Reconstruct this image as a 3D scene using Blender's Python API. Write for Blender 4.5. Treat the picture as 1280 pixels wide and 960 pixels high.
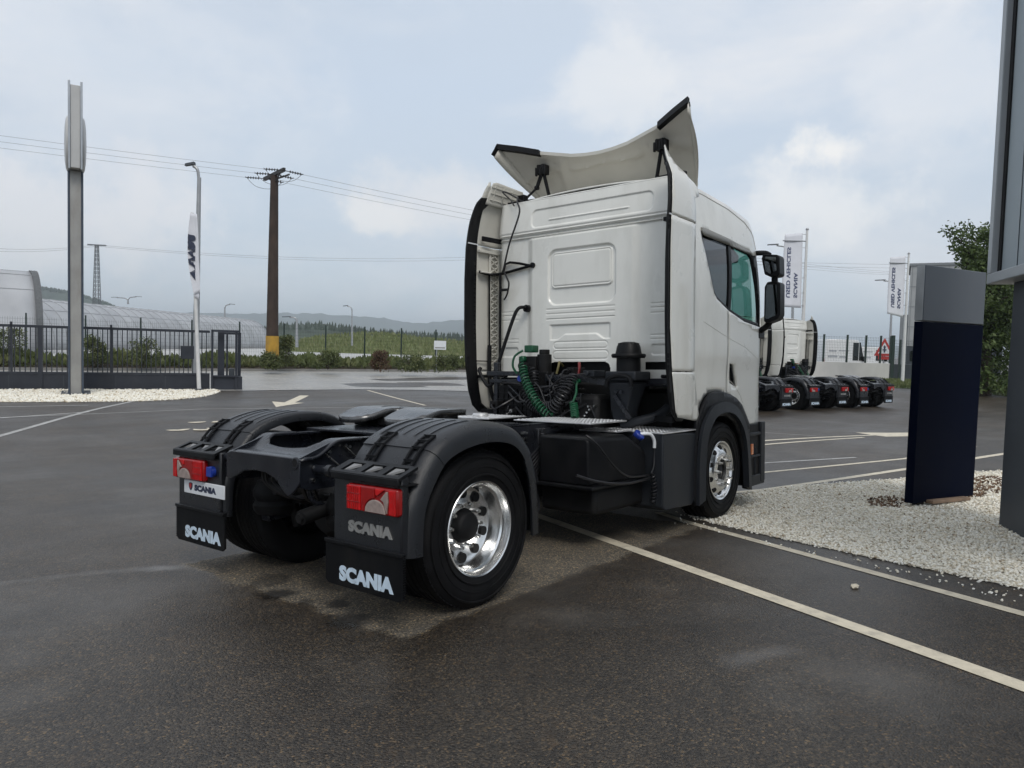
import bpy, bmesh, math, random
import numpy as np
from math import radians as R, sin, cos, pi
from mathutils import Vector, Matrix
from mathutils.geometry import delaunay_2d_cdt

HAZE = 0.00025
scene = bpy.context.scene
for o in list(bpy.data.objects): bpy.data.objects.remove(o)
COL = scene.collection
random.seed(7); RNG = np.random.default_rng(7)

# ------------------------------------------------------------------ camera
CAM = Vector((-3.457, -4.166, 1.698)); YAW, PITCH, ROLL, FPX = 0.6755, -0.05125, 0.02782, 918.1
cd = bpy.data.cameras.new('camera'); co = bpy.data.objects.new('camera', cd); COL.objects.link(co)
cd.sensor_width = 36.0; cd.lens = FPX / 1280 * 36; cd.clip_start = 0.05; cd.clip_end = 30000
_d = Vector((cos(YAW) * cos(PITCH), sin(YAW) * cos(PITCH), sin(PITCH))); _r = Vector((sin(YAW), -cos(YAW), 0)); _u = _r.cross(_d)
_r2 = cos(ROLL) * _r + sin(ROLL) * _u; _u2 = -sin(ROLL) * _r + cos(ROLL) * _u
M_ = Matrix((_r2, _u2, -_d)).transposed().to_4x4(); M_.translation = CAM
co.matrix_world = M_; scene.camera = co

# ------------------------------------------------------------------ world, sun, exposure
SUN_EL, SUN_AZ = R(50), R(-128)          # azimuth measured from +X, counter-clockwise
scene.view_settings.view_transform = 'Standard'; scene.view_settings.look = 'None'
scene.view_settings.exposure = 0.12; scene.view_settings.gamma = 1.0; scene.view_settings.use_curve_mapping = False
w = bpy.data.worlds.new('World'); scene.world = w; w.use_nodes = True
nt = w.node_tree; N, L = nt.nodes, nt.links; N.clear()
def nd(t, **k):
    n = N.new(t)
    for a, b in k.items(): setattr(n, a, b)
    return n
out = nd('ShaderNodeOutputWorld'); bg = nd('ShaderNodeBackground'); bg.inputs['Strength'].default_value = 0.121
sky = nd('ShaderNodeTexSky', sky_type='NISHITA', sun_disc=False)
sky.sun_elevation = SUN_EL; sky.sun_rotation = pi / 2 - SUN_AZ
tc = nd('ShaderNodeTexCoord')
sep = nd('ShaderNodeSeparateXYZ'); L.new(tc.outputs['Generated'], sep.inputs[0])
mp = nd('ShaderNodeMapping'); mp.inputs['Scale'].default_value = (1, 1, 2.6); L.new(tc.outputs['Generated'], mp.inputs[0])
def noise(vec, scale, det=6, rough=.55, dist=0.0):
    n = nd('ShaderNodeTexNoise'); n.inputs['Scale'].default_value = scale; n.inputs['Detail'].default_value = det
    n.inputs['Roughness'].default_value = rough; n.inputs['Distortion'].default_value = dist; L.new(vec, n.inputs['Vector']); return n
def ramp(val, stops):
    r = nd('ShaderNodeValToRGB'); e = r.color_ramp.elements
    while len(e) < len(stops): e.new(.5)
    for i, (p, c) in enumerate(stops): e[i].position = p; e[i].color = (*c, 1) if len(c) == 3 else c
    L.new(val, r.inputs[0]); return r
def mixc(f, a, b, mode='MIX'):
    m = nd('ShaderNodeMix', data_type='RGBA', blend_type=mode)
    if isinstance(f, float): m.inputs[0].default_value = f
    else: L.new(f, m.inputs[0])
    for s, v in ((6, a), (7, b)):
        if isinstance(v, tuple): m.inputs[s].default_value = (*v, 1)
        else: L.new(v, m.inputs[s])
    return m.outputs[2]
# overcast deck: height gradient, then broad soft masses, then a few brighter puffs
grad = ramp(sep.outputs['Z'], [(0.0, (5.0, 5.75, 6.45)), (0.06, (4.85, 5.7, 6.5)), (0.16, (5.1, 5.8, 6.6)), (0.32, (5.0, 5.75, 6.75)), (0.6, (5.4, 5.9, 6.6)), (1.0, (5.8, 6.0, 6.3))])
n1 = noise(mp.outputs[0], 2.4, 7, .58, .4)
f1 = ramp(n1.outputs['Fac'], [(.40, (0, 0, 0)), (.64, (1, 1, 1))])
c1 = mixc(f1.outputs[0], grad.outputs[0], (6.7, 6.9, 7.25))
n2 = noise(mp.outputs[0], 1.3, 5, .6, .2)
f2 = ramp(n2.outputs['Fac'], [(.48, (0, 0, 0)), (.72, (.6, .6, .6))])
c2 = mixc(f2.outputs[0], c1, (4.5, 5.2, 6.15))
nw = noise(tc.outputs['Generated'], 9, 6, .62)
def puff(vec, size, flat, amt, src, col):
    """a bright cloud in direction vec, its edge broken by noise"""
    v = Vector(vec).normalized()
    sub = nd('ShaderNodeVectorMath', operation='SUBTRACT'); L.new(tc.outputs['Generated'], sub.inputs[0]); sub.inputs[1].default_value = v
    m = nd('ShaderNodeMapping'); m.inputs['Scale'].default_value = (1, 1, flat); L.new(sub.outputs[0], m.inputs[0])
    ln = nd('ShaderNodeVectorMath', operation='LENGTH'); L.new(m.outputs[0], ln.inputs[0])
    mul = nd('ShaderNodeMath', operation='MULTIPLY_ADD'); L.new(nw.outputs['Fac'], mul.inputs[0]); mul.inputs[1].default_value = size * 2.6; mul.inputs[2].default_value = -size * 1.25
    ad = nd('ShaderNodeMath', operation='ADD'); L.new(ln.outputs['Value'], ad.inputs[0]); L.new(mul.outputs[0], ad.inputs[1])
    mr = nd('ShaderNodeMapRange'); mr.interpolation_type = 'SMOOTHSTEP'; L.new(ad.outputs[0], mr.inputs[0])
    mr.inputs[1].default_value = size; mr.inputs[2].default_value = size * .25; mr.inputs[3].default_value = 0; mr.inputs[4].default_value = amt
    return mixc(mr.outputs[0], src, col)
def dirpx(x, y):
    return tuple(_d + _r2 * ((x - 640) / FPX) - _u2 * ((y - 480) / FPX))
c3 = c2
for (x, y, s, fl, a, col) in [(1010, 250, .16, 2.3, .7, (8.0, 7.95, 7.85)), (470, 272, .075, 2.2, .75, (7.9, 7.75, 7.55)), (780, 110, .15, 2.3, .6, (7.4, 7.45, 7.5)),
                          (1190, 110, .15, 1.5, .5, (7.3, 7.4, 7.6)), (140, 150, .30, 1.5, .35, (6.6, 6.9, 7.3)), (60, 260, .22, 2.2, .7, (7.2, 7.1, 7.2)), (560, 250, .16, 2.4, .6, (7.2, 7.1, 7.1)), (1040, 190, .06, 1.8, .9, (8.4, 8.2, 7.9))]:
    c3 = puff(dirpx(x, y), s, fl, a, c3, col)
c4 = mixc(.93, sky.outputs[0], c3)
L.new(c4, bg.inputs[0]); L.new(bg.outputs[0], out.inputs[0])
sl = bpy.data.lights.new('sun', 'SUN'); sl.energy = 1.5; sl.angle = R(22); sl.color = (1.0, .965, .91)
so = bpy.data.objects.new('sun', sl); COL.objects.link(so)
sd = Vector((cos(SUN_AZ) * cos(SUN_EL), sin(SUN_AZ) * cos(SUN_EL), sin(SUN_EL)))
so.rotation_euler = (-sd).to_track_quat('-Z', 'Y').to_euler()

# ------------------------------------------------------------------ materials
def mat(name, col, rough=.5, metal=0., var=.12, vscale=6., bump=0., bscale=60., coat=0., rvar=.12, dirt=None, dscale=1.5, spec=.5, detail=4):
    m = bpy.data.materials.new(name); m.use_nodes = True
    t = m.node_tree; n, l = t.nodes, t.links; b = n['Principled BSDF']
    c = n.new('ShaderNodeTexCoord'); ns = n.new('ShaderNodeTexNoise'); ns.inputs['Scale'].default_value = vscale; ns.inputs['Detail'].default_value = detail
    l.new(c.outputs['Object'], ns.inputs['Vector'])
    r = n.new('ShaderNodeValToRGB'); e = r.color_ramp.elements
    e[0].position = .3; e[1].position = .7
    e[0].color = (*[max(0, x * (1 - var)) for x in col], 1); e[1].color = (*[min(1, x * (1 + var)) for x in col], 1)
    l.new(ns.outputs['Fac'], r.inputs[0]); colo = r.outputs[0]
    if dirt:
        n2 = n.new('ShaderNodeTexNoise'); n2.inputs['Scale'].default_value = dscale; n2.inputs['Detail'].default_value = 8; n2.inputs['Roughness'].default_value = .65
        mpn = n.new('ShaderNodeMapping'); mpn.inputs['Scale'].default_value = (1, 1, .35); l.new(c.outputs['Object'], mpn.inputs[0]); l.new(mpn.outputs[0], n2.inputs['Vector'])
        r2 = n.new('ShaderNodeValToRGB'); r2.color_ramp.elements[0].position = .48; r2.color_ramp.elements[1].position = .78
        r2.color_ramp.elements[1].color = (dirt[3],) * 3 + (1,)
        l.new(n2.outputs['Fac'], r2.inputs[0])
        mx = n.new('ShaderNodeMix'); mx.data_type = 'RGBA'; l.new(r2.outputs[0], mx.inputs[0]); l.new(colo, mx.inputs[6]); mx.inputs[7].default_value = (*dirt[:3], 1); colo = mx.outputs[2]
    l.new(colo, b.inputs['Base Color'])
    mr = n.new('ShaderNodeMapRange'); mr.inputs[3].default_value = max(0.02, rough - rvar); mr.inputs[4].default_value = min(1, rough + rvar)
    l.new(ns.outputs['Fac'], mr.inputs[0]); l.new(mr.outputs[0], b.inputs['Roughness'])
    b.inputs['Metallic'].default_value = metal; b.inputs['Coat Weight'].default_value = coat; b.inputs['Coat Roughness'].default_value = .06
    b.inputs['Specular IOR Level'].default_value = spec
    if bump:
        nb = n.new('ShaderNodeTexNoise'); nb.inputs['Scale'].default_value = bscale; nb.inputs['Detail'].default_value = 3; l.new(c.outputs['Object'], nb.inputs['Vector'])
        bp = n.new('ShaderNodeBump'); bp.inputs['Strength'].default_value = bump; bp.inputs['Distance'].default_value = .004
        l.new(nb.outputs['Fac'], bp.inputs['Height']); l.new(bp.outputs[0], b.inputs['Normal'])
    return m
def glass_mat(name, tint, rough=.0, alpha_mix=.75):
    m = bpy.data.materials.new(name); m.use_nodes = True; t = m.node_tree; n, l = t.nodes, t.links
    n.remove(n['Principled BSDF']); o = n['Material Output']
    tr = n.new('ShaderNodeBsdfTransparent'); tr.inputs[0].default_value = (*tint, 1)
    gl = n.new('ShaderNodeBsdfGlossy'); gl.inputs['Roughness'].default_value = .02; gl.inputs[0].default_value = (1, 1, 1, 1)
    lw = n.new('ShaderNodeLayerWeight'); lw.inputs[0].default_value = .5
    pw = n.new('ShaderNodeMath'); pw.operation = 'POWER'; l.new(lw.outputs['Facing'], pw.inputs[0]); pw.inputs[1].default_value = 5
    fr = n.new('ShaderNodeMath'); fr.operation = 'MULTIPLY_ADD'; l.new(pw.outputs[0], fr.inputs[0]); fr.inputs[1].default_value = .9; fr.inputs[2].default_value = .06
    mx = n.new('ShaderNodeMixShader'); l.new(fr.outputs[0], mx.inputs[0]); l.new(tr.outputs[0], mx.inputs[1]); l.new(gl.outputs[0], mx.inputs[2])
    l.new(mx.outputs[0], o.inputs[0]); return m

MT = {}
MT['white'] = mat('white_paint', (.76, .755, .705), .30, var=.03, vscale=2, coat=.7, dirt=(.47, .465, .41, .5), dscale=2.2)
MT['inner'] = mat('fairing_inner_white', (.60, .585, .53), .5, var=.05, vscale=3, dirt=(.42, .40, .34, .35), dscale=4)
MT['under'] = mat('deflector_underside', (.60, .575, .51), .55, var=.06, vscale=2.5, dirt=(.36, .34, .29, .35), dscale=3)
MT['black'] = mat('black_plastic', (.006, .0063, .0075), .42, var=.2, vscale=8, bump=.25, bscale=220, dirt=(.035, .034, .032, .3), dscale=3, spec=.16)
MT['fender'] = mat('grained_fender_plastic', (.006, .0068, .0092), .30, var=.2, vscale=10, bump=.5, bscale=300, dirt=(.018, .018, .020, .25), dscale=5, rvar=.10, spec=.55)
MT['rubber'] = mat('tyre_rubber', (.006, .006, .0068), .62, var=.25, vscale=12, bump=.2, bscale=120, dirt=(.022, .021, .019, .4), dscale=6, spec=.16)
MT['flap'] = mat('mudflap_rubber', (.005, .0053, .0062), .5, var=.2, vscale=9, bump=.15, bscale=90, spec=.13, dirt=(.030, .027, .023, .45), dscale=3.5)
MT['frame'] = mat('chassis_paint', (.010, .0115, .016), .27, var=.25, vscale=6, bump=.1, bscale=90, dirt=(.06, .058, .054, .4), dscale=4, spec=.45)
MT['dark'] = mat('dark_machinery', (.006, .006, .0065), .6, var=.4, vscale=9, dirt=(.022, .021, .019, .5), dscale=5, spec=.25)
MT['boxgrey'] = mat('charcoal_panel', (.017, .0195, .024), .45, var=.15, vscale=5, bump=.2, bscale=160, dirt=(.045, .045, .046, .3), dscale=3, spec=.2)
MT['alu'] = mat('polished_aluminium', (.82, .82, .81), .22, 1.0, var=.05, vscale=10, rvar=.05, dirt=(.52, .50, .47, .2), dscale=9)
MT['plate'] = mat('tread_plate_aluminium', (.72, .72, .72), .36, .75, var=.1, vscale=9, dirt=(.35, .34, .32, .4), dscale=6)
MT['steel'] = mat('bright_steel', (.62, .62, .61), .28, 1.0, var=.15, vscale=14)
MT['grease'] = mat('greasy_steel', (.12, .12, .12), .27, .8, var=.5, vscale=5, rvar=.14, dirt=(.02, .02, .02, .7), dscale=3)
MT['red'] = mat('red_lens', (.48, .007, .008), .22, var=.25, vscale=12, coat=.25, bump=.25, bscale=90, spec=.3)
MT['red2'] = mat('dark_red_lens', (.26, .006, .006), .2, var=.2, vscale=12, coat=.25, spec=.3)
MT['clear'] = mat('clear_lens', (.30, .235, .21), .15, var=.2, vscale=25, coat=.8, bump=.3, bscale=80)
MT['orange'] = mat('orange_reflector', (.62, .15, .02), .2, var=.15, coat=.5)
MT['silverrib'] = mat('worn_bracket_rib', (.22, .22, .22), .5, .2, var=.2)
MT['letter'] = mat('grey_letter', (.30, .30, .29), .35, .3, var=.08)
MT['print'] = mat('pale_blue_print', (.55, .66, .76), .45, var=.08, vscale=20, dirt=(.26, .29, .32, .6), dscale=14)
MT['signwhite'] = mat('plate_white', (.66, .68, .70), .35, var=.04)
MT['navyprint'] = mat('navy_print', (.02, .028, .06), .4, var=.1)
MT['bluecap'] = mat('blue_cap', (.010, .034, .26), .35, var=.1)
MT['redshield'] = mat('red_emblem', (.40, .02, .02), .35, var=.1)
MT['green'] = mat('green_hose', (.005, .066, .028), .35, var=.25, vscale=20)
MT['hose'] = mat('black_hose', (.012, .012, .014), .35, var=.2, vscale=20)
MT['redhose'] = mat('red_hose', (.15, .009, .009), .4)
MT['yellowhose'] = mat('yellow_hose', (.13, .11, .04), .4)
MT['visor'] = mat('window_visor', (.20, .195, .175), .4, var=.1)
MT['trim'] = mat('cab_interior', (.03, .03, .032), .75, var=.15)
MT['seat'] = mat('seat_cloth', (.035, .035, .038), .9, var=.2, vscale=20)
MT['glass'] = glass_mat('window_glass', (.30, .50, .45))
MT['tint'] = glass_mat('tinted_glass', (.05, .055, .06))
MT['mirror'] = mat('mirror_glass', (.30, .33, .34), .03, 1.0, var=.01, rvar=.01)

# ------------------------------------------------------------------ mesh helpers
class MB:
    def __init__(s): s.v = []; s.f = []
    def add(s, vs, fs):
        o = len(s.v); s.v += [tuple(v) for v in vs]; s.f += [tuple(i + o for i in f) for f in fs]; return s
    def box(s, a, b, rot=None, c=None):
        x0, y0, z0 = a; x1, y1, z1 = b
        vs = [Vector(p) for p in ((x0, y0, z0), (x1, y0, z0), (x1, y1, z0), (x0, y1, z0), (x0, y0, z1), (x1, y0, z1), (x1, y1, z1), (x0, y1, z1))]
        if rot is not None:
            c = Vector(c) if c else (Vector(a) + Vector(b)) / 2
            vs = [rot @ (v - c) + c for v in vs]
        return s.add(vs, [(0, 3, 2, 1), (4, 5, 6, 7), (0, 1, 5, 4), (1, 2, 6, 5), (2, 3, 7, 6), (3, 0, 4, 7)])
    def bar(s, p, q, wd, ht, up=(0, 0, 1)):
        p, q = Vector(p), Vector(q); d = (q - p).normalized(); u = Vector(up); sd = d.cross(u)
        if sd.length < 1e-4: sd = d.cross(Vector((1, 0, 0)))
        sd.normalize(); u = sd.cross(d).normalized(); a = sd * wd / 2; b = u * ht / 2
        return s.add([p - a - b, p + a - b, p + a + b, p - a + b, q - a - b, q + a - b, q + a + b, q - a + b], [(0, 1, 2, 3), (7, 6, 5, 4), (0, 4, 5, 1), (1, 5, 6, 2), (2, 6, 7, 3), (3, 7, 4, 0)])
    def tube(s, path, r, n=8, cap=True, closed=False):
        P = [Vector(p) for p in path]; k = len(P); rs = r if isinstance(r, (list, tuple)) else [r] * k
        T = []
        for i in range(k):
            a = P[i - 1] if (i > 0 or closed) else P[i]; b = P[(i + 1) % k] if (i < k - 1 or closed) else P[i]
            T.append((b - a).normalized())
        u = T[0].orthogonal().normalized(); rings = []
        for i in range(k):
            u = (u - T[i] * u.dot(T[i]))
            if u.length < 1e-6: u = T[i].orthogonal()
            u.normalize(); w_ = T[i].cross(u)
            rings.append([P[i] + (u * cos(2 * pi * j / n) + w_ * sin(2 * pi * j / n)) * rs[i] for j in range(n)])
        vs = [p for rg in rings for p in rg]; fs = []
        m = k if closed else k - 1
        for i in range(m):
            a, b = i * n, ((i + 1) % k) * n
            for j in range(n): fs.append((a + j, a + (j + 1) % n, b + (j + 1) % n, b + j))
        if cap and not closed: fs += [tuple(range(n))[::-1], tuple((k - 1) * n + j for j in range(n))]
        return s.add(vs, fs)
    def cyl(s, p, q, r, n=16, r2=None):
        return s.tube([p, q], [r, r if r2 is None else r2], n)
    def lathe(s, prof, origin, axis=(0, -1, 0), n=48, closed=False):
        """prof: (distance along axis, radius)"""
        O, A = Vector(origin), Vector(axis).normalized(); u = A.orthogonal().normalized(); w_ = A.cross(u); vs = []; fs = []; k = len(prof)
        for (d, r) in prof:
            for j in range(n):
                t = 2 * pi * j / n; vs.append(O + A * d + (u * cos(t) + w_ * sin(t)) * r)
        for i in range(k if closed else k - 1):
            a, b = i * n, ((i + 1) % k) * n
            for j in range(n): fs.append((a + j, b + j, b + (j + 1) % n, a + (j + 1) % n))
        return s.add(vs, fs)
    def prism(s, poly, off, f):
        """poly: 2-D outline, f(u,v,w) -> 3-D point, w runs over off=(w0,w1)"""
        k = len(poly); tri = delaunay_2d_cdt([Vector(p) for p in poly], [(i, (i + 1) % k) for i in range(k)], [], 1, 1e-6)
        V = [tuple(p) for p in tri[0]]; m = len(V)
        vs = [f(p[0], p[1], off[0]) for p in V] + [f(p[0], p[1], off[1]) for p in V]
        fs = [tuple(t)[::-1] for t in tri[2]] + [tuple(i + m for i in t) for t in tri[2]]
        idx = {}
        for i, q in enumerate(tri[3]):
            for a in q: idx[a] = i
        for i in range(k):
            a, b = idx[i], idx[(i + 1) % k]; fs.append((a, b, b + m, a + m))
        return s.add(vs, fs)
    def loft(s, rings, closed=True, caps=True):
        k = len(rings); n = len(rings[0]); vs = [p for rg in rings for p in rg]; fs = []
        for i in range(k - 1):
            for j in range(n if closed else n - 1):
                a, b = i * n + j, i * n + (j + 1) % n; fs.append((a, b, b + n, a + n))
        if caps and closed: fs += [tuple(range(n))[::-1], tuple((k - 1) * n + j for j in range(n))]
        return s.add(vs, fs)
    def build(s, name, m, parent=None, smooth=40, bevel=0, solid=0, fix=True, seg=2):
        me = bpy.data.meshes.new(name); me.from_pydata(s.v, [], s.f)
        if fix:
            bm = bmesh.new(); bm.from_mesh(me); bmesh.ops.recalc_face_normals(bm, faces=bm.faces[:]); bm.to_mesh(me); bm.free()
        me.update()
        ms = m if isinstance(m, (list, tuple)) else [m]
        for q in ms: me.materials.append(MT[q] if isinstance(q, str) else q)
        if smooth:
            me.shade_smooth(); me.set_sharp_from_angle(angle=R(smooth))
        o = bpy.data.objects.new(name, me); COL.objects.link(o)
        if parent: o.parent = parent
        if solid:
            md = o.modifiers.new('solid', 'SOLIDIFY'); md.thickness = solid; md.offset = -1
        if bevel:
            md = o.modifiers.new('bevel', 'BEVEL'); md.width = bevel; md.segments = seg; md.limit_method = 'ANGLE'; md.angle_limit = R(40); md.harden_normals = False
        return o
def sheet(outline, fmap, holes=(), step=.06, keep=None):
    """flat outline (with holes) triangulated with inner points, then mapped to 3-D"""
    pts = [Vector(p) for p in outline]; faces_e = []; n0 = len(pts); edges = [(i, (i + 1) % n0) for i in range(n0)]
    for h in holes:
        b = len(pts); pts += [Vector(p) for p in h]; k = len(h); edges += [(b + i, b + (i + 1) % k) for i in range(k)]
    def inside(p, poly):
        c = False; k = len(poly); j = k - 1
        for i in range(k):
            if (poly[i][1] > p[1]) != (poly[j][1] > p[1]) and p[0] < (poly[j][0] - poly[i][0]) * (p[1] - poly[i][1]) / (poly[j][1] - poly[i][1]) + poly[i][0]: c = not c
            j = i
        return c
    xs = [p[0] for p in outline]; ys = [p[1] for p in outline]
    x = min(xs) + step / 2
    while x < max(xs):
        y = min(ys) + step / 2
        while y < max(ys):
            if inside((x, y), outline) and not any(inside((x, y), h) for h in holes): pts.append(Vector((x, y)))
            y += step
        x += step
    r = delaunay_2d_cdt(pts, edges, [], 1 if not holes else 0, 1e-6)
    V = r[0]; F = []
    for f in r[2]:
        c = sum((V[i] for i in f), Vector((0, 0))) / len(f)
        if inside(c, outline) and not any(inside(c, h) for h in holes): F.append(tuple(f))
    mb = MB(); mb.add([fmap(p[0], p[1]) for p in V], F); return mb
def densify(poly, step=.05, closed=True):
    o = []; k = len(poly)
    for i in range(k if closed else k - 1):
        a, b = Vector(poly[i]), Vector(poly[(i + 1) % k]); n = max(1, int((b - a).length / step))
        o += [tuple(a.lerp(b, j / n)) for j in range(n)]
    if not closed: o.append(tuple(poly[-1]))
    return o
def spline(pts, n=8, closed=False):
    P = [Vector(p) for p in pts]; k = len(P); o = []
    for i in range(k if closed else k - 1):
        g = (lambda j: P[j % k]) if closed else (lambda j: P[min(max(j, 0), k - 1)])
        p0, p1, p2, p3 = g(i - 1), g(i), g(i + 1), g(i + 2)
        for j in range(n):
            t = j / n; o.append(.5 * ((2 * p1) + (p2 - p0) * t + (2 * p0 - 5 * p1 + 4 * p2 - p3) * t * t + (3 * p1 - p0 - 3 * p2 + p3) * t ** 3))
    if not closed: o.append(P[-1])
    return o
def coil(path, rad, r, turns, n=6, per=12):
    P = spline(path, 24); k = len(P); cum = [0]
    for i in range(1, k): cum.append(cum[-1] + (P[i] - P[i - 1]).length)
    m = turns * per; pts = []; u = (P[1] - P[0]).orthogonal().normalized()
    for j in range(m + 1):
        s_ = cum[-1] * j / m; i = max(0, min(k - 2, next((q - 1 for q in range(1, k) if cum[q] >= s_), k - 2)))
        f = (s_ - cum[i]) / max(1e-9, cum[i + 1] - cum[i]); c = P[i].lerp(P[i + 1], f); T = (P[i + 1] - P[i]).normalized()
        u = (u - T * u.dot(T)).normalized(); w_ = T.cross(u); a = 2 * pi * j / per
        pts.append(c + (u * cos(a) + w_ * sin(a)) * rad)
    return MB().tube(pts, r, n)
_txt = {}
def text_mb(body, origin, ux, uy, w_, h_, depth=.004, bold=.03, space=1.0):
    """lettering as solid mesh: origin = lower-left corner, ux/uy = unit reading and up directions"""
    key = (body, bold, space)
    if key not in _txt:
        cu = bpy.data.curves.new('t', 'FONT'); cu.body = body; cu.size = 1; cu.offset = bold; cu.extrude = .5; cu.space_character = space; cu.resolution_u = 3
        ob = bpy.data.objects.new('t', cu); COL.objects.link(ob); dg = bpy.context.evaluated_depsgraph_get(); dg.update()
        me = bpy.data.meshes.new_from_object(ob.evaluated_get(dg)); bpy.data.objects.remove(ob)
        _txt[key] = ([tuple(v.co) for v in me.vertices], [tuple(p.vertices) for p in me.polygons])
    V, F = _txt[key]; x0 = min(v[0] for v in V); x1 = max(v[0] for v in V); y0 = min(v[1] for v in V); y1 = max(v[1] for v in V)
    O, X, Y = Vector(origin), Vector(ux), Vector(uy); Z = X.cross(Y)
    mb = MB(); mb.add([O + X * ((v[0] - x0) / (x1 - x0) * w_) + Y * ((v[1] - y0) / (y1 - y0) * h_) + Z * (v[2] * depth) for v in V], F); return mb
def thing(name, label, cat, loc=(0, 0, 0), rot=(0, 0, 0), group=None):
    o = bpy.data.objects.new(name, None); COL.objects.link(o); o.location = loc; o.rotation_euler = rot; o.empty_display_size = .2
    return tag(o, label, cat, group)
def tag(o, label=None, cat=None, group=None, kind=None):
    if label: o['label'] = label
    if cat: o['category'] = cat
    if group: o['group'] = group
    if kind: o['kind'] = kind
    return o
def copy_thing(root, skip=(), remap=None):
    c = root.copy(); COL.objects.link(c)
    for ch in list(root.children):
        if ch.name.split('.')[0] in skip: continue
        d = ch.copy(); COL.objects.link(d); d.parent = c
        for g in list(ch.children):
            if g.name.split('.')[0] in skip: continue
            e = g.copy(); COL.objects.link(e); e.parent = d
    return c
def smooth01(t): t = min(1, max(0, t)); return t * t * (3 - 2 * t)
# ground height: the yard is level far off, with a shallow fall across the place where the truck stands
GX, GY = -0.0165, -0.0419
def gh(x, y):
    r = math.hypot(x - 1.6, y); f = 1 - smooth01((r - 3.2) / 11)
    d = math.hypot(x - 24, y - 7); g = 1 - smooth01((d - 6) / 9)
    return (GX * x + GY * y) * f - .25 * g
# ================================================================== the tractor unit
TR = thing('tractor_unit', 'large white tractor unit in the foreground with raised roof deflector and bare fifth wheel', 'truck', (0, 0, 0), (-.0419, .0165, 0), 'white tractor units standing in the yard')
def P(name, mb, m, parent=None, **k): return mb.build(name, m, parent or TR, **k)
SD = (-1, 1)   # right, left

# ---- wheels
def tyre_mb(yc, sgn, x, wd=.30, r=.50):
    h = wd / 2; pr = [(-h + .02, .285), (-h + .004, .31), (-h - .008, .36), (-h - .012, .41), (-h - .004, .455), (-h + .012, .482), (-h + .03, .494), (-h + .05, r)]
    g = []
    for k in range(4):
        c = -h + .075 + k * (wd - .15) / 3
        g += [(c - .006, r + .002), (c - .004, r - .014), (c + .004, r - .014), (c + .006, r + .002)]
    full = pr + g + [(-d, q) for d, q in pr[::-1]]
    # sidewall rings
    mb = MB(); mb.lathe(full, (x, yc, .495), (0, sgn, 0), 72)
    for rr in (.335, .385, .445):
        mb.lathe([(h + .004, rr), (h + .0155, rr + .004), (h + .0155, rr + .010), (h + .004, rr + .014)], (x, yc, .495), (0, sgn, 0), 72)
    # shoulder tread blocks
    for j in range(84):
        t = 2 * pi * j / 84; rot = Matrix.Rotation(-t, 3, 'Y')
        for e in (-1, 1):
            c = Vector((x, yc, .495)); b = MB().box((-.012, -.022, -.012), (.012, .022, .003)); q = rot @ Vector((0, 0, r - .006))
            mb.add([rot @ Vector(v) + c + q + Vector((0, e * (h - .046), 0)) for v in b.v], b.f)
    return mb
def hand_holes(x, yc, sgn, d, r, n, ra, rt, off=0):
    pass
def rear_wheel(sgn):
    yo = sgn * 1.045
    ty = P('wheel', tyre_mb(yo, sgn, 0), 'rubber', smooth=35)
    inn = P('inner_tyre', tyre_mb(sgn * .70, sgn, 0), 'rubber', ty, smooth=35)
    ax = (0, sgn, 0); o = (0, yo, .495)
    # deep dished alloy: outer flange, barrel, disc set far in, black hub
    rim = MB().lathe([(.115, .292), (.140, .300), (.146, .304), (.150, .300), (.146, .290), (.128, .284), (.110, .276), (.098, .274), (.088, .262), (.05, .260), (.010, .257), (-.004, .250), (-.014, .232), (-.016, .20), (-.012, .168), (-.006, .150), (-.006, .09)], o, ax, 80)
    rm = P('rim', rim, 'alu', ty, smooth=30)
    for k in range(10):
        t = 2 * pi * (k + .5) / 10; c = Vector((cos(t) * .208, sgn * -.009, sin(t) * .208)) + Vector(o)
        P('hand_hole', MB().cyl(c - Vector((0, sgn * .02, 0)), c + Vector((0, sgn * .009, 0)), .031, 20), 'dark', ty)
        t = 2 * pi * k / 10; c = Vector((cos(t) * .140, sgn * -.006, sin(t) * .140)) + Vector(o)
        P('wheel_nut', MB().cyl(c, c + Vector((0, sgn * .028, 0)), .016, 6).cyl(c + Vector((0, sgn * .0281, 0)), c + Vector((0, sgn * .045, 0)), .010, 8), 'steel', ty)
    P('hub', MB().lathe([(-.06, .112), (-.004, .112), (.004, .104), (.030, .096), (.048, .088), (.056, .072), (.058, 0.0)], o, ax, 40), 'dark', ty)
    return ty
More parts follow.
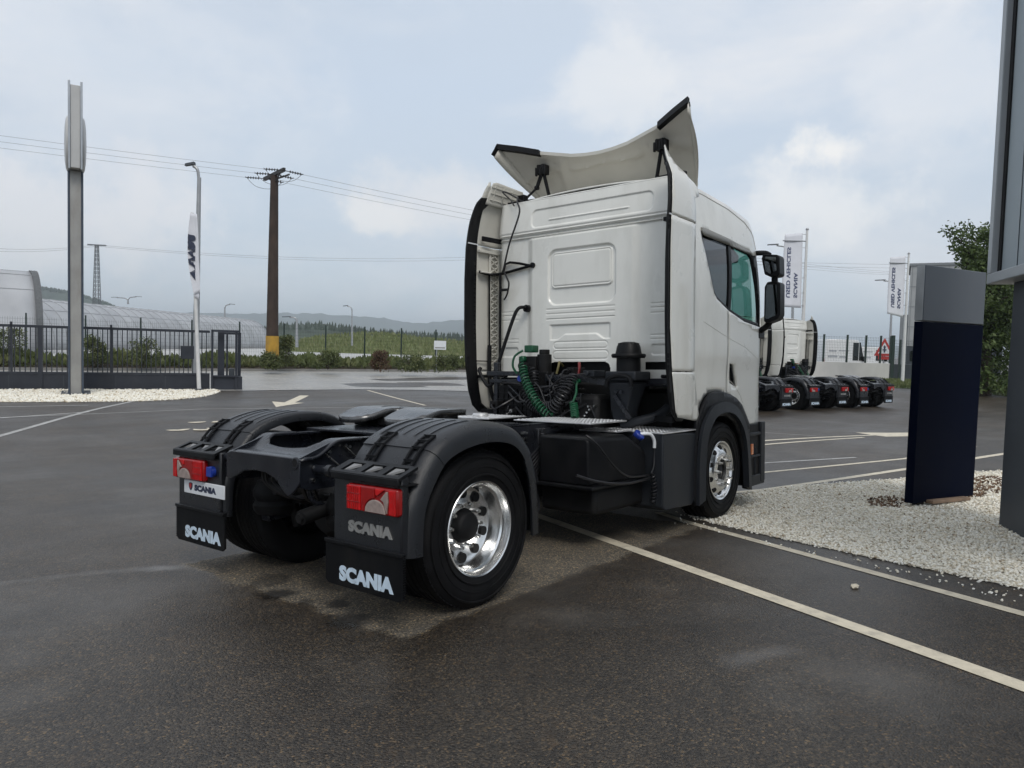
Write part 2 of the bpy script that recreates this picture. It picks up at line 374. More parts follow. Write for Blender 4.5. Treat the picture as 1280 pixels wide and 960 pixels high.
def front_wheel(sgn):
    yo = sgn * 1.035; x = 3.77
    ty = P('wheel', tyre_mb(yo, sgn, x, .31), 'rubber', smooth=35)
    ax = (0, sgn, 0); o = (x, yo, .495)
    rim = MB().lathe([(.12, .292), (.146, .300), (.152, .304), (.156, .300), (.150, .288), (.130, .282), (.118, .272), (.112, .262), (.116, .252), (.140, .232), (.156, .205), (.162, .185), (.163, .150), (.158, .115), (.10, .112), (.06, .11)], o, ax, 80)
    P('rim', rim, 'alu', ty, smooth=30)
    for k in range(10):
        t = 2 * pi * (k + .5) / 10; c = Vector((cos(t) * .235, sgn * .137, sin(t) * .235)) + Vector(o)
        nn = Vector((cos(t) * .45, sgn * .85, sin(t) * .45)).normalized()
        P('hand_hole', MB().cyl(c - nn * .02, c + nn * .006, .027, 20), 'dark', ty)
        t = 2 * pi * k / 10; c = Vector((cos(t) * .150, sgn * .162, sin(t) * .150)) + Vector(o)
        P('wheel_nut', MB().cyl(c, c + Vector((0, sgn * .03, 0)), .018, 6).cyl(c + Vector((0, sgn * .0301, 0)), c + Vector((0, sgn * .055, 0)), .012, 8), 'steel', ty)
    P('hub', MB().lathe([(.05, .112), (.10, .108), (.125, .095), (.135, .06), (.137, 0)], o, ax, 40), 'dark', ty)
    return ty
for s in SD: rear_wheel(s); front_wheel(s)

# ---- rear mudguards in three pieces
FP = spline([(-.70, .44), (-.695, .60), (-.672, .74), (-.60, .885), (-.485, 1.03), (-.33, 1.112), (-.12, 1.158), (.10, 1.16), (.29, 1.115), (.43, 1.005), (.52, .84), (.563, .62), (.575, .39)], 6)
FP = [Vector((p[0], p[1])) for p in FP]
def fender_piece(i0, i1, s, proud):
    sec = [(.625, .07), (.625, .02), (.645, .0), (.90, -.004), (1.16, .0), (1.215, .012), (1.247, .04), (1.26, .08), (1.262, .125), (1.245, .125), (1.235, .07), (1.19, .022), (.66, .018), (.645, .07)]
    rings = []
    for i in range(i0, i1 + 1):
        a = FP[max(0, i - 1)]; b = FP[min(len(FP) - 1, i + 1)]; t = (b - a).normalized(); nrm = Vector((-t[1], t[0]))
        rings.append([(FP[i][0] - nrm[0] * (d - proud), s * (y + proud * (.6 if y > 1 else -.6)), FP[i][1] - nrm[1] * (d - proud)) for y, d in sec])
    return MB().loft(rings)
def fpt(i, off=0.):
    a = FP[max(0, i - 1)]; b = FP[min(len(FP) - 1, i + 1)]; t = (b - a).normalized(); return Vector((FP[i][0] - t[1] * off, FP[i][1] + t[0] * off)), t
for s in SD:
    k1, k2 = 24, 56
    fr = P('fender_rear', fender_piece(0, k1, s, .0), 'fender', smooth=50)
    ft = P('fender_top', fender_piece(k1, k2, s, .006), 'fender', smooth=50)
    ff = P('fender_front', fender_piece(k2, len(FP) - 1, s, .0), 'fender', smooth=50)
    for y in (.70, .80, .90, 1.0, 1.10):                       # raised ribs running along the arc
        rings = []
        for i in range(27, 40):
            e = .013 * min(1, (i - 26.6) / 1.2, (39.4 - i) / 1.2); p, t = fpt(i, -.004); q = Vector((-t[1], t[0]))
            rings.append([(p[0], s * (y - .014), p[1]), (p[0] + q[0] * (e + .004), s * (y - .007), p[1] + q[1] * (e + .004)), (p[0] + q[0] * (e + .004), s * (y + .007), p[1] + q[1] * (e + .004)), (p[0], s * (y + .014), p[1])])
        MB().loft(rings).build('rib', 'fender', ft, smooth=50)
    for y in (.80, 1.13):                                      # strap clips across the seam
        st = MB()
        for dy in (-.034, .034):
            st.tube([(fpt(i, .012)[0][0], s * (y + dy), fpt(i, .012)[0][1]) for i in range(19, 29)], .010, 6)
        for i in (19, 21, 24, 26, 28):
            p, t = fpt(i, .012); st.bar((p[0], s * (y - .04), p[1]), (p[0], s * (y + .04), p[1]), .022, .018, (0, 0, 1))
        P('fender_clip', st, 'black', ft, smooth=40)
    # inner splash skirt behind the lamps and down to the flap
    fr2 = MB().box((-.715, s * .64 if s > 0 else -1.235, .45), (-.655, 1.235 if s > 0 else s * .64, .90))
    P('lamp_panel', fr2, 'fender', bevel=.012)
    # mudflap
    y0, y1 = sorted((s * .575, s * 1.255))
    fl = MB().prism([(y0, .225), (y0 + .03, .205), (y1 - .03, .205), (y1, .225), (y1, .455), (y0, .455)], (-.722, -.706), lambda u, v, w_: (w_, u, v))
    f_ = P('mudflap', fl, 'flap', smooth=0, bevel=.003)
    P('flap_rail', MB().box((-.735, y0 + .0, .455), (-.70, y1, .478)), 'black', f_, bevel=.004)
    for j in range(17):                                        # serrated outer edge
        z = .225 + j * .0135; P('edge_tooth', MB().box((-.722, s * 1.255 - .0, z), (-.706, s * 1.255 + s * .008, z + .007)), 'flap', f_, smooth=0)
    ys = .715 if s < 0 else 1.105
    yst = -.707 if s < 0 else 1.12
    P('lettering', text_mb('SCANIA', (-.7235, yst, .240), (0, -1, 0), (0, 0, 1), .475 if s < 0 else .50, .092, .002, .062, 1.02), 'print', f_, smooth=0)
    # tail lamp: housing, red lens fields and pale reversing lens
    yi, yo_ = .812, 1.238
    a, b = sorted((s * yi, s * yo_))
    th = P('tail_lamp', MB().box((-.752, a, .678), (-.70, b, .834)), 'red2', bevel=.016)
    m0 = [(0, 0), (.235, 0), (.235, .152), (0, .152)]
    def lens(name, poly, mtl, d):
        pp = [((s * yi + s * u * (yo_ - yi)), .682 + v * .148) for u, v in poly]
        if s < 0: pp = pp[::-1]
        P(name, MB().prism(pp, (-.752, -.752 - d), lambda u, v, w_: (w_, u, v)), mtl, th, smooth=0, bevel=.003)
    arc = [(.60 + .20 * cos(t), .04 + .50 * sin(t)) for t in np.linspace(pi, 0, 13)]
    lens('red_lens', [(.02, .04), (.30, .04), (.30, .96), (.02, .96)], 'red', .010)
    lens('red_lens', [(.315, .04), (.352, .04)] + [(.60 + .22 * cos(t), .04 + .55 * sin(t)) for t in np.linspace(pi, pi * .52, 8)] + [(.59, .96), (.315, .96)], 'red2', .009)
    lens('reversing_lens', arc, 'clear', .012)
    lens('reflector', [(.70, .58), (.76, .50), (.825, .06), (.85, .50), (.84, .90), (.81, .90)], 'clear', .010)
    lens('brake_lens', [(.872, .04), (.985, .04), (.985, .96), (.862, .96), (.876, .50)], 'red', .010)
    lens('brake_lens', [(.605, .72), (.64, .70), (.785, .96), (.605, .96)], 'red', .010)
    for k in range(6): lens('lens_rib', [(.045 + k * .042, .06), (.052 + k * .042, .06), (.052 + k * .042, .94), (.045 + k * .042, .94)], 'red2', .0125)
    for v in (.34, .66): lens('lens_rib', [(.02, v), (.30, v), (.30, v + .03), (.02, v + .03)], 'red2', .0135)
    # slotted bracket over the lamp: sloping shelf with three windows
    yA, yB = .66, 1.25
    def shelf(u, t, o=0.): return (-.752 + .145 * t, s * u, .893 + .055 * t + o)
    hol = [[(yA + .06 + k * .185, .16), (yA + .06 + k * .185 + .125, .16), (yA + .06 + k * .185 + .125, .80), (yA + .06 + k * .185, .80)] for k in range(3)]
    P('lamp_bracket', sheet(densify([(yA, 0), (yB, 0), (yB, 1), (yA, 1)], .1), lambda u, v: shelf(u, v), hol, .08), 'black', solid=.016, smooth=0)
    P('bracket_front', MB().box((-.755, min(s * yA, s * yB), .848), (-.738, max(s * yA, s * yB), .891)), 'black', bevel=.006)
    P('bracket_floor', MB().box((-.737, min(s * yA, s * yB), .845), (-.60, max(s * yA, s * yB), .853)), 'dark')
    for k in range(3):
        u0 = yA + .075 + k * .185
        P('bracket_rib', MB().prism([(s * u0, .30), (s * (u0 + .07), .80), (s * u0, .80)] if s < 0 else [(s * u0, .80), (s * (u0 + .07), .80), (s * u0, .30)], (-.02, -.008), lambda u, v, w_: (-.752 + .145 * v, u, .893 + .055 * v + w_)), 'silverrib', smooth=0)
    P('fender_tube', MB().cyl((-.66, s * .36, .868), (-.66, s * .70, .868), .028, 14).cyl((-.66, s * .52, .868), (-.66, s * .56, .868), .040, 14), 'frame')
    P('fender_tube', MB().cyl((.30, s * .36, .93), (.30, s * .70, .93), .026, 14), 'frame')
# name letters on the right panel, number plate on the left
P('lettering', text_mb('SCANIA', (-.7165, -.787, .543), (0, -1, 0), (0, 0, 1), .378, .068, .012, .062, 1.02), 'letter', smooth=0)
pl = P('number_plate', MB().box((-.727, .568, .573), (-.717, 1.132, .672)), 'signwhite', bevel=.004)
P('lettering', text_mb('SCANIA', (-.7285, .975, .600), (0, -1, 0), (0, 0, 1), .300, .046, .002, .065, 1.02), 'navyprint', pl, smooth=0)
sh = [(-.5, 1), (0, 1.12), (.5, 1), (.5, .3), (.3, -.1), (0, -.4), (-.3, -.1), (-.5, .3)]
P('emblem', MB().prism([(1.03 - u * .050, .612 + v * .040) for u, v in sh], (-.7275, -.7295), lambda u, v, w_: (w_, u, v)), 'navyprint', pl, smooth=0)
P('emblem_crown', MB().prism([(1.03 - u * .030, .622 + v * .026) for u, v in sh], (-.7297, -.7312), lambda u, v, w_: (w_, u, v)), 'redshield', pl, smooth=0)
P('trailer_socket', MB().cyl((-.74, .735, .76), (-.68, .735, .76), .040, 18).box((-.752, .70, .725), (-.738, .77, .795)), 'bluecap', bevel=.003)

# ---- chassis
for s in SD:
    y = s * .385
    rl = MB().prism([(-.77, .76), (-.70, .74), (5.0, .74), (5.0, 1.03), (-.26, 1.035), (-.52, 1.035), (-.77, .945)], (y - s * .0, y - s * .012), lambda u, v, w_: (u, w_, v))
    rl.box((-.50, min(y, y - s * .09), 1.028), (5.0, max(y, y - s * .09), 1.040)).box((-.2, min(y, y - s * .09), .735), (5.0, max(y, y - s * .09), .747))
    r_ = P('frame_rail', rl, 'frame', smooth=0)
    for (bx, bz) in [(-.68, .88), (-.68, .80), (-.56, .97), (-.40, .99), (-.30, .93), (-.18, .98), (1.48, .97), (1.48, .92), (1.48, .87), (1.48, .82), (1.1, .96), (1.1, .85), (1.25, .96), (1.25, .85), (.6, .95), (.6, .85), (.75, .95), (.75, .85)]:
        P('bolt', MB().cyl((bx, y, bz), (bx, y + s * .016, bz), .013, 6), 'steel', r_, smooth=30)
    P('frame_bracket', MB().box((1.62, min(y, y + s * .05), .72), (1.92, max(y, y + s * .05), 1.0)).box((1.66, min(y, y + s * .07), .80), (1.70, max(y, y + s * .07), .96)).box((1.80, min(y, y + s * .07), .78), (1.86, max(y, y + s * .07), .92)), 'frame', bevel=.006)
    for q, (xa, za, xb, zb) in enumerate([(-.62, .975, -.42, .82), (-.45, 1.00, -.26, .84), (-.16, 1.0, -.24, .84)]):
        P('brake_pipe', MB().tube([(xa, y + s * .022, za), (xb, y + s * .022, zb)], .006, 6), 'steel' if q < 2 else 'hose', r_)
# rear cross member: top plate with U cut, front face with arched lower edge, lugs
ot = [(-.80, -.39), (-.78, -.415), (-.70, -.42), (-.30, -.42), (-.30, -.325)]
inn = [(-.45, -.315), (-.55, -.285), (-.605, -.21), (-.62, -.10), (-.625, 0)]
poly = ot + inn; poly = poly + [(x, -y) for x, y in poly[::-1][1:]]
def crown(u): return .948 + smooth01((u + .70) / .22) * .098
P('rear_cross_member', sheet(densify(poly, .03), lambda u, v: (u, v, crown(u) - .02 * smooth01((-.76 - u) / .04)), step=.035), 'frame', smooth=60, solid=.02)
ef = [(-.415, .925), (-.415, .79), (-.36, .735), (-.30, .70), (-.26, .72), (-.16, .80), (-.05, .83), (.06, .835), (.20, .82), (.30, .775), (.38, .755), (.415, .76), (.415, .925), (.36, .945), (-.36, .945)]
P('rear_cross_member', MB().prism(ef, (-.80, -.785), lambda u, v, w_: (w_ + .0, u, v)), 'frame', bevel=.006, smooth=40)
P('towing_lug', MB().tube([(-.797, -.375 + .030 * cos(t), .915 + .030 * sin(t)) for t in np.linspace(0, 2 * pi, 17)[:-1]], .010, 8, closed=True), 'frame')
P('lug_hole', MB().cyl((-.806, -.375, .915), (-.78, -.375, .915), .026, 18), 'dark')
P('cross_member_tube', MB().cyl((-.55, -.38, .86), (-.55, .38, .86), .05, 18), 'frame')
# axle, differential, bellows, dampers, brake chambers
P('rear_axle', MB().tube([(0, -.88, .495), (0, -.5, .495), (0, -.28, .50), (0, 0, .50), (0, .28, .50), (0, .5, .495), (0, .88, .495)], [.085, .085, .12, .22, .12, .085, .085], 20), 'dark')
P('differential', MB().lathe([(-.30, .03), (-.28, .14), (-.18, .22), (0, .245), (.15, .20), (.32, .11), (.42, .08)], (-.02, 0, .50), (1, 0, 0), 28), 'dark')
P('prop_shaft', MB().cyl((.38, 0, .53), (3.0, 0, .62), .06, 16), 'dark')
for s in SD:
    for x in (-.42, .45):
        P('air_bellows', MB().lathe([(0, .05), (.0, .12), (.03, .145), (.07, .15), (.10, .13), (.13, .15), (.17, .15), (.21, .13), (.24, .12), (.24, 0)], (x, s * .42, .46), (0, 0, 1), 24), 'rubber')
    P('suspension_arm', MB().bar((-.48, s * .45, .44), (1.2, s * .45, .58), .09, .07), 'frame', bevel=.008)
    P('brake_chamber', MB().cyl((-.34, s * .27, .62), (-.14, s * .27, .58), .085, 22).cyl((-.38, s * .27, .628), (-.34, s * .27, .62), .06, 18).cyl((-.52, s * .27, .65), (-.38, s * .27, .628), .03, 12), 'dark')
    P('shock_absorber', MB().cyl((-.28, s * .34, .36), (-.40, s * .33, .88), .035, 14).cyl((-.33, s * .335, .62), (-.40, s * .33, .88), .045, 14), 'dark')
    for k in range(4):
        a = random.uniform(.1, .34); P('air_hose', MB().tube(spline([(-.62, s * a, .86), (-.60, s * (a + .04), .72), (-.45, s * (a - .05), .60), (-.2, s * a, .62)], 8), .011, 6), 'hose')
P('brake_cylinder', MB().cyl((-.72, -.32, .56), (-.48, -.32, .60), .048, 18).cyl((-.74, -.32, .557), (-.72, -.32, .56), .030, 12), 'dark')
P('elbow_pipe', MB().tube(spline([(-.55, -.33, .62), (-.64, -.33, .66), (-.66, -.33, .74), (-.60, -.36, .78), (-.50, -.37, .78)], 6), .016, 8), 'frame')
P('belly_shield', MB().box((.3, -.33, .42), (2.6, .33, .74)), 'dark')

# ---- fifth wheel
fw = [(.14, .12), (.095, .20), (.085, .30), (.14, .41), (.26, .46), (.48, .47), (.66, .455), (.73, .40), (.775, .27), (.785, .0)]
inner_ = [(.02, 0.0), (.0, .035), (-.16, .075)]
half = fw
outl = [(x, y) for x, y in half] + [(x, -y) for x, y in half[::-1][1:]] + [(.22, -.085), (.42, -.04), (.44, 0), (.42, .04), (.22, .085)]
def fwz(u, v, base):
    return base - .065 * smooth01((.42 - u) / .34) - .012 * smooth01((u - .55) / .3)
top = sheet(densify(outl, .04), lambda u, v: (u, v, fwz(u, v, 1.205)), step=.05)
f5 = P('fifth_wheel', top, 'grease', smooth=50, solid=.045)
for s in SD: P('mounting_pad', MB().box((.30, min(s * .42, s * .26), 1.062), (.62, max(s * .42, s * .26), 1.17)), 'dark', f5, bevel=.01)
P('pivot_pin', MB().cyl((.42, -.50, 1.13), (.42, .50, 1.13), .035, 14), 'dark', f5)
P('lock_jaw', MB().box((.30, -.14, 1.07), (.62, .14, 1.15)), 'dark', f5, bevel=.01)
P('release_handle', MB().tube(spline([(.35, -.15, 1.12), (.33, -.45, 1.10), (.30, -.62, 1.09), (.27, -.60, 1.075), (.29, -.48, 1.08)], 6), .010, 8), 'steel', f5)
gr = MB()
for (x, y, a, ln) in [(.45, .25, .5, .2), (.48, -.2, -.4, .18), (.5, .1, .2, .2)]:
    gr.bar((x, y, fwz(x, y, 1.2055)), (x + cos(a) * ln, y + sin(a) * ln, fwz(x + cos(a) * ln, y, 1.2055)), .018, .004)
P('grease_groove', gr, 'dark', f5, smooth=0)
P('subframe_plate', MB().box((-.12, -.46, 1.041), (.62, .46, 1.06)), 'frame', bevel=.004)
P('rear_light_strip', MB().box((.66, -.34, 1.041), (1.5, .34, 1.052)), 'frame', bevel=.003)

# ---- deck behind the cab
def tread(name, x0, x1, y0, y1, z):
    pl_ = P(name, MB().box((x0, y0, z - .012), (x1, y1, z)), 'plate', bevel=.003)
    st = MB(); k = 0; x = x0 + .02
    while x < x1 - .02:
        y = y0 + .02 + (.0175 if k % 2 else 0)
        while y < y1 - .02:
            a = pi / 4 if (k + int((y - y0) / .035)) % 2 else -pi / 4
            dx, dy = cos(a) * .014, sin(a) * .014; nx, ny = -sin(a) * .0045, cos(a) * .0045
            st.add([(x - dx, y - dy, z), (x + nx, y + ny, z), (x + dx, y + dy, z), (x - nx, y - ny, z), (x, y, z + .005)], [(0, 3, 4), (3, 2, 4), (2, 1, 4), (1, 0, 4)]); y += .035
        x += .03; k += 1
    o = P('tread_bar', st, 'plate', pl_, smooth=0, fix=False); o['kind'] = 'stuff'
tread('deck_plate', 1.78, 2.40, -.86, -.03, 1.058)
tread('deck_plate', 1.72, 2.30, .22, .72, 1.058)
tread('tank_step', 2.44, 3.12, -1.17, -.50, .958)
tread('tank_step', 2.15, 2.435, -.90, -.50, .972)
P('deck_lamp', MB().lathe([(0, .0), (.0, .075), (.018, .08), (.03, .07), (.03, .0)], (1.95, .52, 1.06), (0, 0, 1), 24), 'plate')

for k, z in enumerate((.97, .93, .89, .85)):
    P('frame_clip', MB().bar((1.42, -.40, z), (1.50, -.405, z), .012, .014), 'steel')
for k in range(7):
    z0 = .70 - k * .03; P('brake_line', MB().tube(spline([(.75 + k * .11, -.405, .80 - k * .02), (1.0 + k * .08, -.44, z0 - .08), (1.3 + k * .03, -.45, z0 - .02), (1.64, -.45, .86 - k * .03)], 8), .008, 6), 'hose')
P('air_tank', MB().lathe([(0, 0), (.01, .08), (.05, .12), (.60, .12), (.64, .08), (.65, 0)], (.72, -.24, .58), (1, 0, 0), 24), 'dark')
# urea tank with blue cap, tank cradle, hose, side box
ut = MB(); rr = []
for x, z1_, y1_ in [(1.54, .955, -1.0), (2.10, .955, -1.04), (2.30, .84, -1.08), (2.36, .80, -1.08)]:
    rr.append([(x, -.50, .56), (x, -.50, z1_), (x, y1_ + .03, z1_), (x, y1_, z1_ - .03), (x, y1_, .56)])
P('urea_tank', MB().loft(rr), 'black', bevel=.018, smooth=50)
P('tank_cradle', MB().box((1.50, -1.07, .535), (2.40, -.5, .565)), 'black', bevel=.008)
P('lower_tank', MB().box((1.62, -1.02, .31), (2.44, -.46, .533)), 'dark', bevel=.04)
P('filler_cap', MB().lathe([(-.03, .038), (0, .046), (.012, .052), (.03, .052), (.036, .046), (.036, 0)], (2.31, -1.02, .925), (.1, -.75, .65), 20), 'bluecap', smooth=30)
P('filler_neck', MB().cyl((2.29, -.97, .82), (2.31, -1.02, .925), .045, 16), 'black')
P('drain_hose', MB().tube(spline([(2.33, -1.03, .945), (2.39, -1.10, .945), (2.43, -1.12, .89), (2.437, -1.12, .82)], 8), .015, 8), 'signwhite')
P('drain_hose', MB().tube(spline([(2.437, -1.12, .83), (2.435, -1.12, .74), (2.41, -1.13, .66), (2.385, -1.12, .60)], 8), .008, 8), 'hose')
P('coiled_wire', coil([(2.40, -1.12, .60), (2.42, -1.13, .45), (2.41, -1.12, .32)], .022, .005, 9, 5, 10), 'hose')
P('tank_strap', MB().tube(spline([(1.53, -.98, .98), (1.60, -1.05, .90), (1.82, -1.085, .70), (2.05, -1.09, .60), (2.38, -1.10, .58)], 8), .010, 6), 'hose')
P('tank_strap', MB().tube(spline([(1.44, -.95, .66), (1.60, -1.07, .60), (2.0, -1.09, .545), (2.40, -1.10, .555)], 8), .013, 6), 'hose')
P('side_box', MB().prism([(2.44, .29), (2.50, .255), (3.04, .235), (3.10, .30), (3.12, .925), (2.44, .95)], (-1.205, -.55), lambda u, v, w_: (u, w_, v)), 'boxgrey', bevel=.014, smooth=40)
P('step_lip', MB().box((2.43, -1.21, .945), (3.13, -1.16, .957)), 'plate', bevel=.003)
for (x, z) in [(1.5, .56), (1.45, .45), (1.52, .35)]:
    P('hanging_cable', MB().tube(spline([(x, -.42, .74), (x + .05, -.48, z), (x - .02, -.46, z - .1), (x + .1, -.44, z - .18)], 6), .012, 6), 'hose')
P('drain_valve', MB().cyl((1.48, -.47, .50), (1.44, -.52, .40), .022, 12, .010), 'steel')

# ---- machinery behind and under the cab
P('gearbox', MB().box((2.55, -.45, .40), (4.9, .45, 1.28)), 'dark', bevel=.05)
P('engine_cover', MB().box((2.78, -.62, 1.0), (3.3, .62, 1.40)), 'dark', bevel=.03)
P('underside_tray', MB().box((3.1, -.95, .95), (5.0, .95, 1.30)), 'dark', bevel=.02)
P('front_axle', MB().cyl((3.77, -.9, .45), (3.77, .9, .45), .07, 14), 'dark')
P('left_tank', MB().box((1.2, .50, .28), (3.0, 1.18, .90)), 'boxgrey', bevel=.05)
bt = P('battery_box', MB().box((2.56, .22, 1.0), (2.84, .80, 1.36)), 'dark', bevel=.01)
gm = MB()
for k in range(9): gm.bar((2.552, .23 + k * .062, 1.02), (2.552, .23 + k * .062, 1.34), .012, .012, (0, 1, 0))
for k in range(6): gm.bar((2.550, .22, 1.03 + k * .06), (2.550, .80, 1.03 + k * .06), .012, .012)
P('grille', gm, 'black', bt, smooth=0)
P('box_rail', MB().bar((2.56, .25, 1.48), (2.56, .95, 1.48), .05, .05).bar((2.58, .84, 1.02), (2.58, .84, 1.60), .05, .05).bar((2.56, .35, 1.40), (2.56, .92, 1.40), .03, .04), 'frame', bevel=.006)
# coupling tower on the left
tw = P('coupling_tower', MB().box((2.55, .30, 1.30), (2.75, .52, 1.66)).box((2.56, .16, 1.30), (2.72, .30, 1.50)).cyl((2.65, .26, 1.40), (2.65, .26, 1.68), .075, 18).cyl((2.65, .26, 1.68), (2.65, .26, 1.73), .055, 16), 'dark', bevel=.006, smooth=40)
P('coupling_head', MB().box((2.55, .34, 1.70), (2.66, .45, 1.775)).cyl((2.50, .45, 1.63), (2.58, .45, 1.63), .035, 14), 'green', tw, bevel=.01)
P('coupling_head', MB().cyl((2.46, .42, 1.56), (2.56, .42, 1.56), .04, 14).cyl((2.46, .33, 1.52), (2.56, .33, 1.52), .036, 14), 'dark', tw)
P('coupling_head', MB().cyl((2.45, .43, 1.43), (2.55, .43, 1.43), .032, 14), 'bluecap', tw)
P('feed_pipe', MB().tube(spline([(2.52, .44, 1.72), (2.46, .50, 1.66), (2.44, .51, 1.56), (2.47, .48, 1.48)], 6), .012, 8), 'green')
P('coil_hose', coil([(2.42, .36, 1.56), (2.36, .30, 1.46), (2.32, .19, 1.30), (2.30, .06, 1.16), (2.30, -.07, 1.06)], .040, .0085, 19, 6, 12), 'green')
P('coil_hose', coil([(2.50, .36, 1.50), (2.42, .30, 1.25), (2.38, .12, 1.10), (2.34, -.06, 1.13), (2.36, -.20, 1.30), (2.52, -.20, 1.46)], .050, .0085, 34, 6, 12), 'hose')
P('coil_hose', coil([(2.50, .28, 1.52), (2.42, .20, 1.26), (2.38, .04, 1.16), (2.36, -.12, 1.22), (2.50, -.10, 1.46)], .046, .0085, 30, 6, 12), 'hose')
P('coil_hose', coil([(2.32, -.325, 1.21), (2.31, -.345, 1.13), (2.30, -.36, 1.065)], .034, .0085, 8, 6, 12), 'green')
P('feed_pipe', MB().tube(spline([(2.32, -.325, 1.22), (2.36, -.33, 1.30), (2.44, -.28, 1.38), (2.54, -.24, 1.41)], 6), .011, 8), 'green')
P('coupling_head', MB().cyl((2.48, -.23, 1.41), (2.56, -.23, 1.41), .026, 12), 'green')
P('hose_manifold', MB().box((2.55, -.22, 1.40), (2.70, .18, 1.47)).cyl((2.53, .10, 1.44), (2.60, .10, 1.44), .03, 12).cyl((2.53, .0, 1.44), (2.60, .0, 1.44), .03, 12).cyl((2.53, -.12, 1.44), (2.60, -.12, 1.44), .03, 12), 'frame', bevel=.005)
P('feed_pipe', MB().tube(spline([(2.60, .07, 1.48), (2.62, .06, 1.56), (2.68, .09, 1.60), (2.80, .13, 1.56)], 6), .012, 8), 'yellowhose')
P('feed_pipe', MB().tube(spline([(2.60, -.19, 1.46), (2.62, -.19, 1.54), (2.68, -.15, 1.59), (2.80, -.08, 1.56)], 6), .014, 8), 'redhose')
for k in range(10):
    y = random.uniform(-.3, .3); z = random.uniform(1.1, 1.5)
    P('cable_loop', MB().tube(spline([(2.70, y, z), (2.56, y + random.uniform(-.1, .1), z - .1), (2.55, y + random.uniform(-.2, .2), z - .25), (2.7, y, z - .35)], 6), .010, 6), 'hose')
rs = random.Random(5)
for k in range(16):                                            # valves, connectors and small pipes crowding the back of the cab
    y, z = rs.uniform(-.48, .78), rs.uniform(1.08, 1.52); x = rs.uniform(2.44, 2.56); a_, b2, c_ = rs.uniform(.02, .05), rs.uniform(.03, .07), rs.uniform(.025, .06)
    vb = P('valve_block', MB().box((x, y - b2, z - c_), (x + .2, y + b2, z + c_)), rs.choice(['dark', 'frame', 'boxgrey']), bevel=.006)
    P('valve_port', MB().cyl((x - .035, y, z), (x + .01, y, z), rs.uniform(.012, .024), 10), rs.choice(['frame', 'dark', 'steel']), vb)
    y2, z2 = rs.uniform(-.4, .7), rs.uniform(1.05, 1.5)
    P('air_pipe', MB().tube(spline([(x - .03, y, z), (x - .09, (y * 2 + y2) / 3, z - .04), (x - .07, (y + 2 * y2) / 3, z2 - .10), (2.55, y2, z2)], 8), rs.choice([.007, .009, .012]), 6), rs.choice(['hose', 'hose', 'hose', 'frame']))
for k in range(8):
    y, z = rs.uniform(-.46, .1), rs.uniform(1.06, 1.3); P('bolt', MB().cyl((2.50, y, z), (2.56, y, z), .010, 6), 'steel')
# air intake stack on the right with its mushroom cap
sn = P('intake_stack', MB().loft([[(x0, y0, z), (x1, y0, z), (x1, y1, z), (x0, y1, z)] for x0, x1, y0, y1, z in
    [(2.62, 2.84, -.72, -.58, 1.04), (2.62, 2.84, -.74, -.55, 1.16), (2.58, 2.84, -.80, -.56, 1.32), (2.56, 2.84, -.83, -.54, 1.40)]]).box((2.55, -.86, 1.42), (2.85, -.53, 1.505)), 'boxgrey', bevel=.014, smooth=40)
P('stack_strut', MB().bar((2.58, -.55, 1.39), (2.56, -.20, 1.44), .035, .05).bar((2.60, -.78, 1.06), (2.58, -.62, 1.28), .03, .04).cyl((2.55, -.70, 1.31), (2.58, -.70, 1.31), .016, 8).cyl((2.55, -.65, 1.31), (2.58, -.65, 1.31), .016, 8), 'frame', sn)
P('stack_arch', MB().tube(spline([(2.545, -.82, 1.36), (2.545, -.80, 1.44), (2.545, -.70, 1.47), (2.545, -.58, 1.44), (2.545, -.55, 1.36)], 6), .022, 8), 'black', sn)
P('intake_cap', MB().lathe([(0, .115), (.13, .115), (.13, .155), (.15, .165), (.168, .16), (.172, .125), (.24, .112), (.27, .095), (.282, .06), (.285, 0)], (2.70, -.70, 1.505), (0, 0, 1), 30), 'black', sn, smooth=35)
fin = MB()
for k in range(16):
    t = 2 * pi * k / 16; fin.bar((2.70 + cos(t) * .112, -.70 + sin(t) * .112, 1.68), (2.70 + cos(t) * .09, -.70 + sin(t) * .09, 1.775), .012, .02, (cos(t), sin(t), 0))
P('cap_fin', fin, 'black', sn, smooth=0)
P('expansion_bottle', MB().lathe([(0, .0), (0, .045), (.20, .05), (.24, .03), (.26, 0)], (2.60, -.36, 1.02), (0, 0, 1), 18), 'letter')
P('exhaust_elbow', MB().tube(spline([(2.72, -.62, .98), (2.76, -.78, 1.03), (2.86, -.92, 1.08), (2.98, -.98, 1.16)], 6), .045, 14), 'boxgrey')
P('exhaust_bracket', MB().box((2.86, -1.05, 1.38), (2.92, -.80, 1.44)), 'frame', bevel=.005)
# grab pole and looped pipe on the left
P('grab_pole', MB().tube(spline([(2.86, .655, 2.19), (2.80, .665, 2.20), (2.75, .70, 2.17), (2.70, .74, 2.02), (2.62, .84, 1.62), (2.58, .88, 1.42), (2.57, .92, 1.35), (2.57, .98, 1.36), (2.57, 1.08, 1.50), (2.60, 1.09, 1.54)], 8), .019, 10).cyl((2.84, .655, 2.19), (2.89, .655, 2.19), .04, 14), 'black')

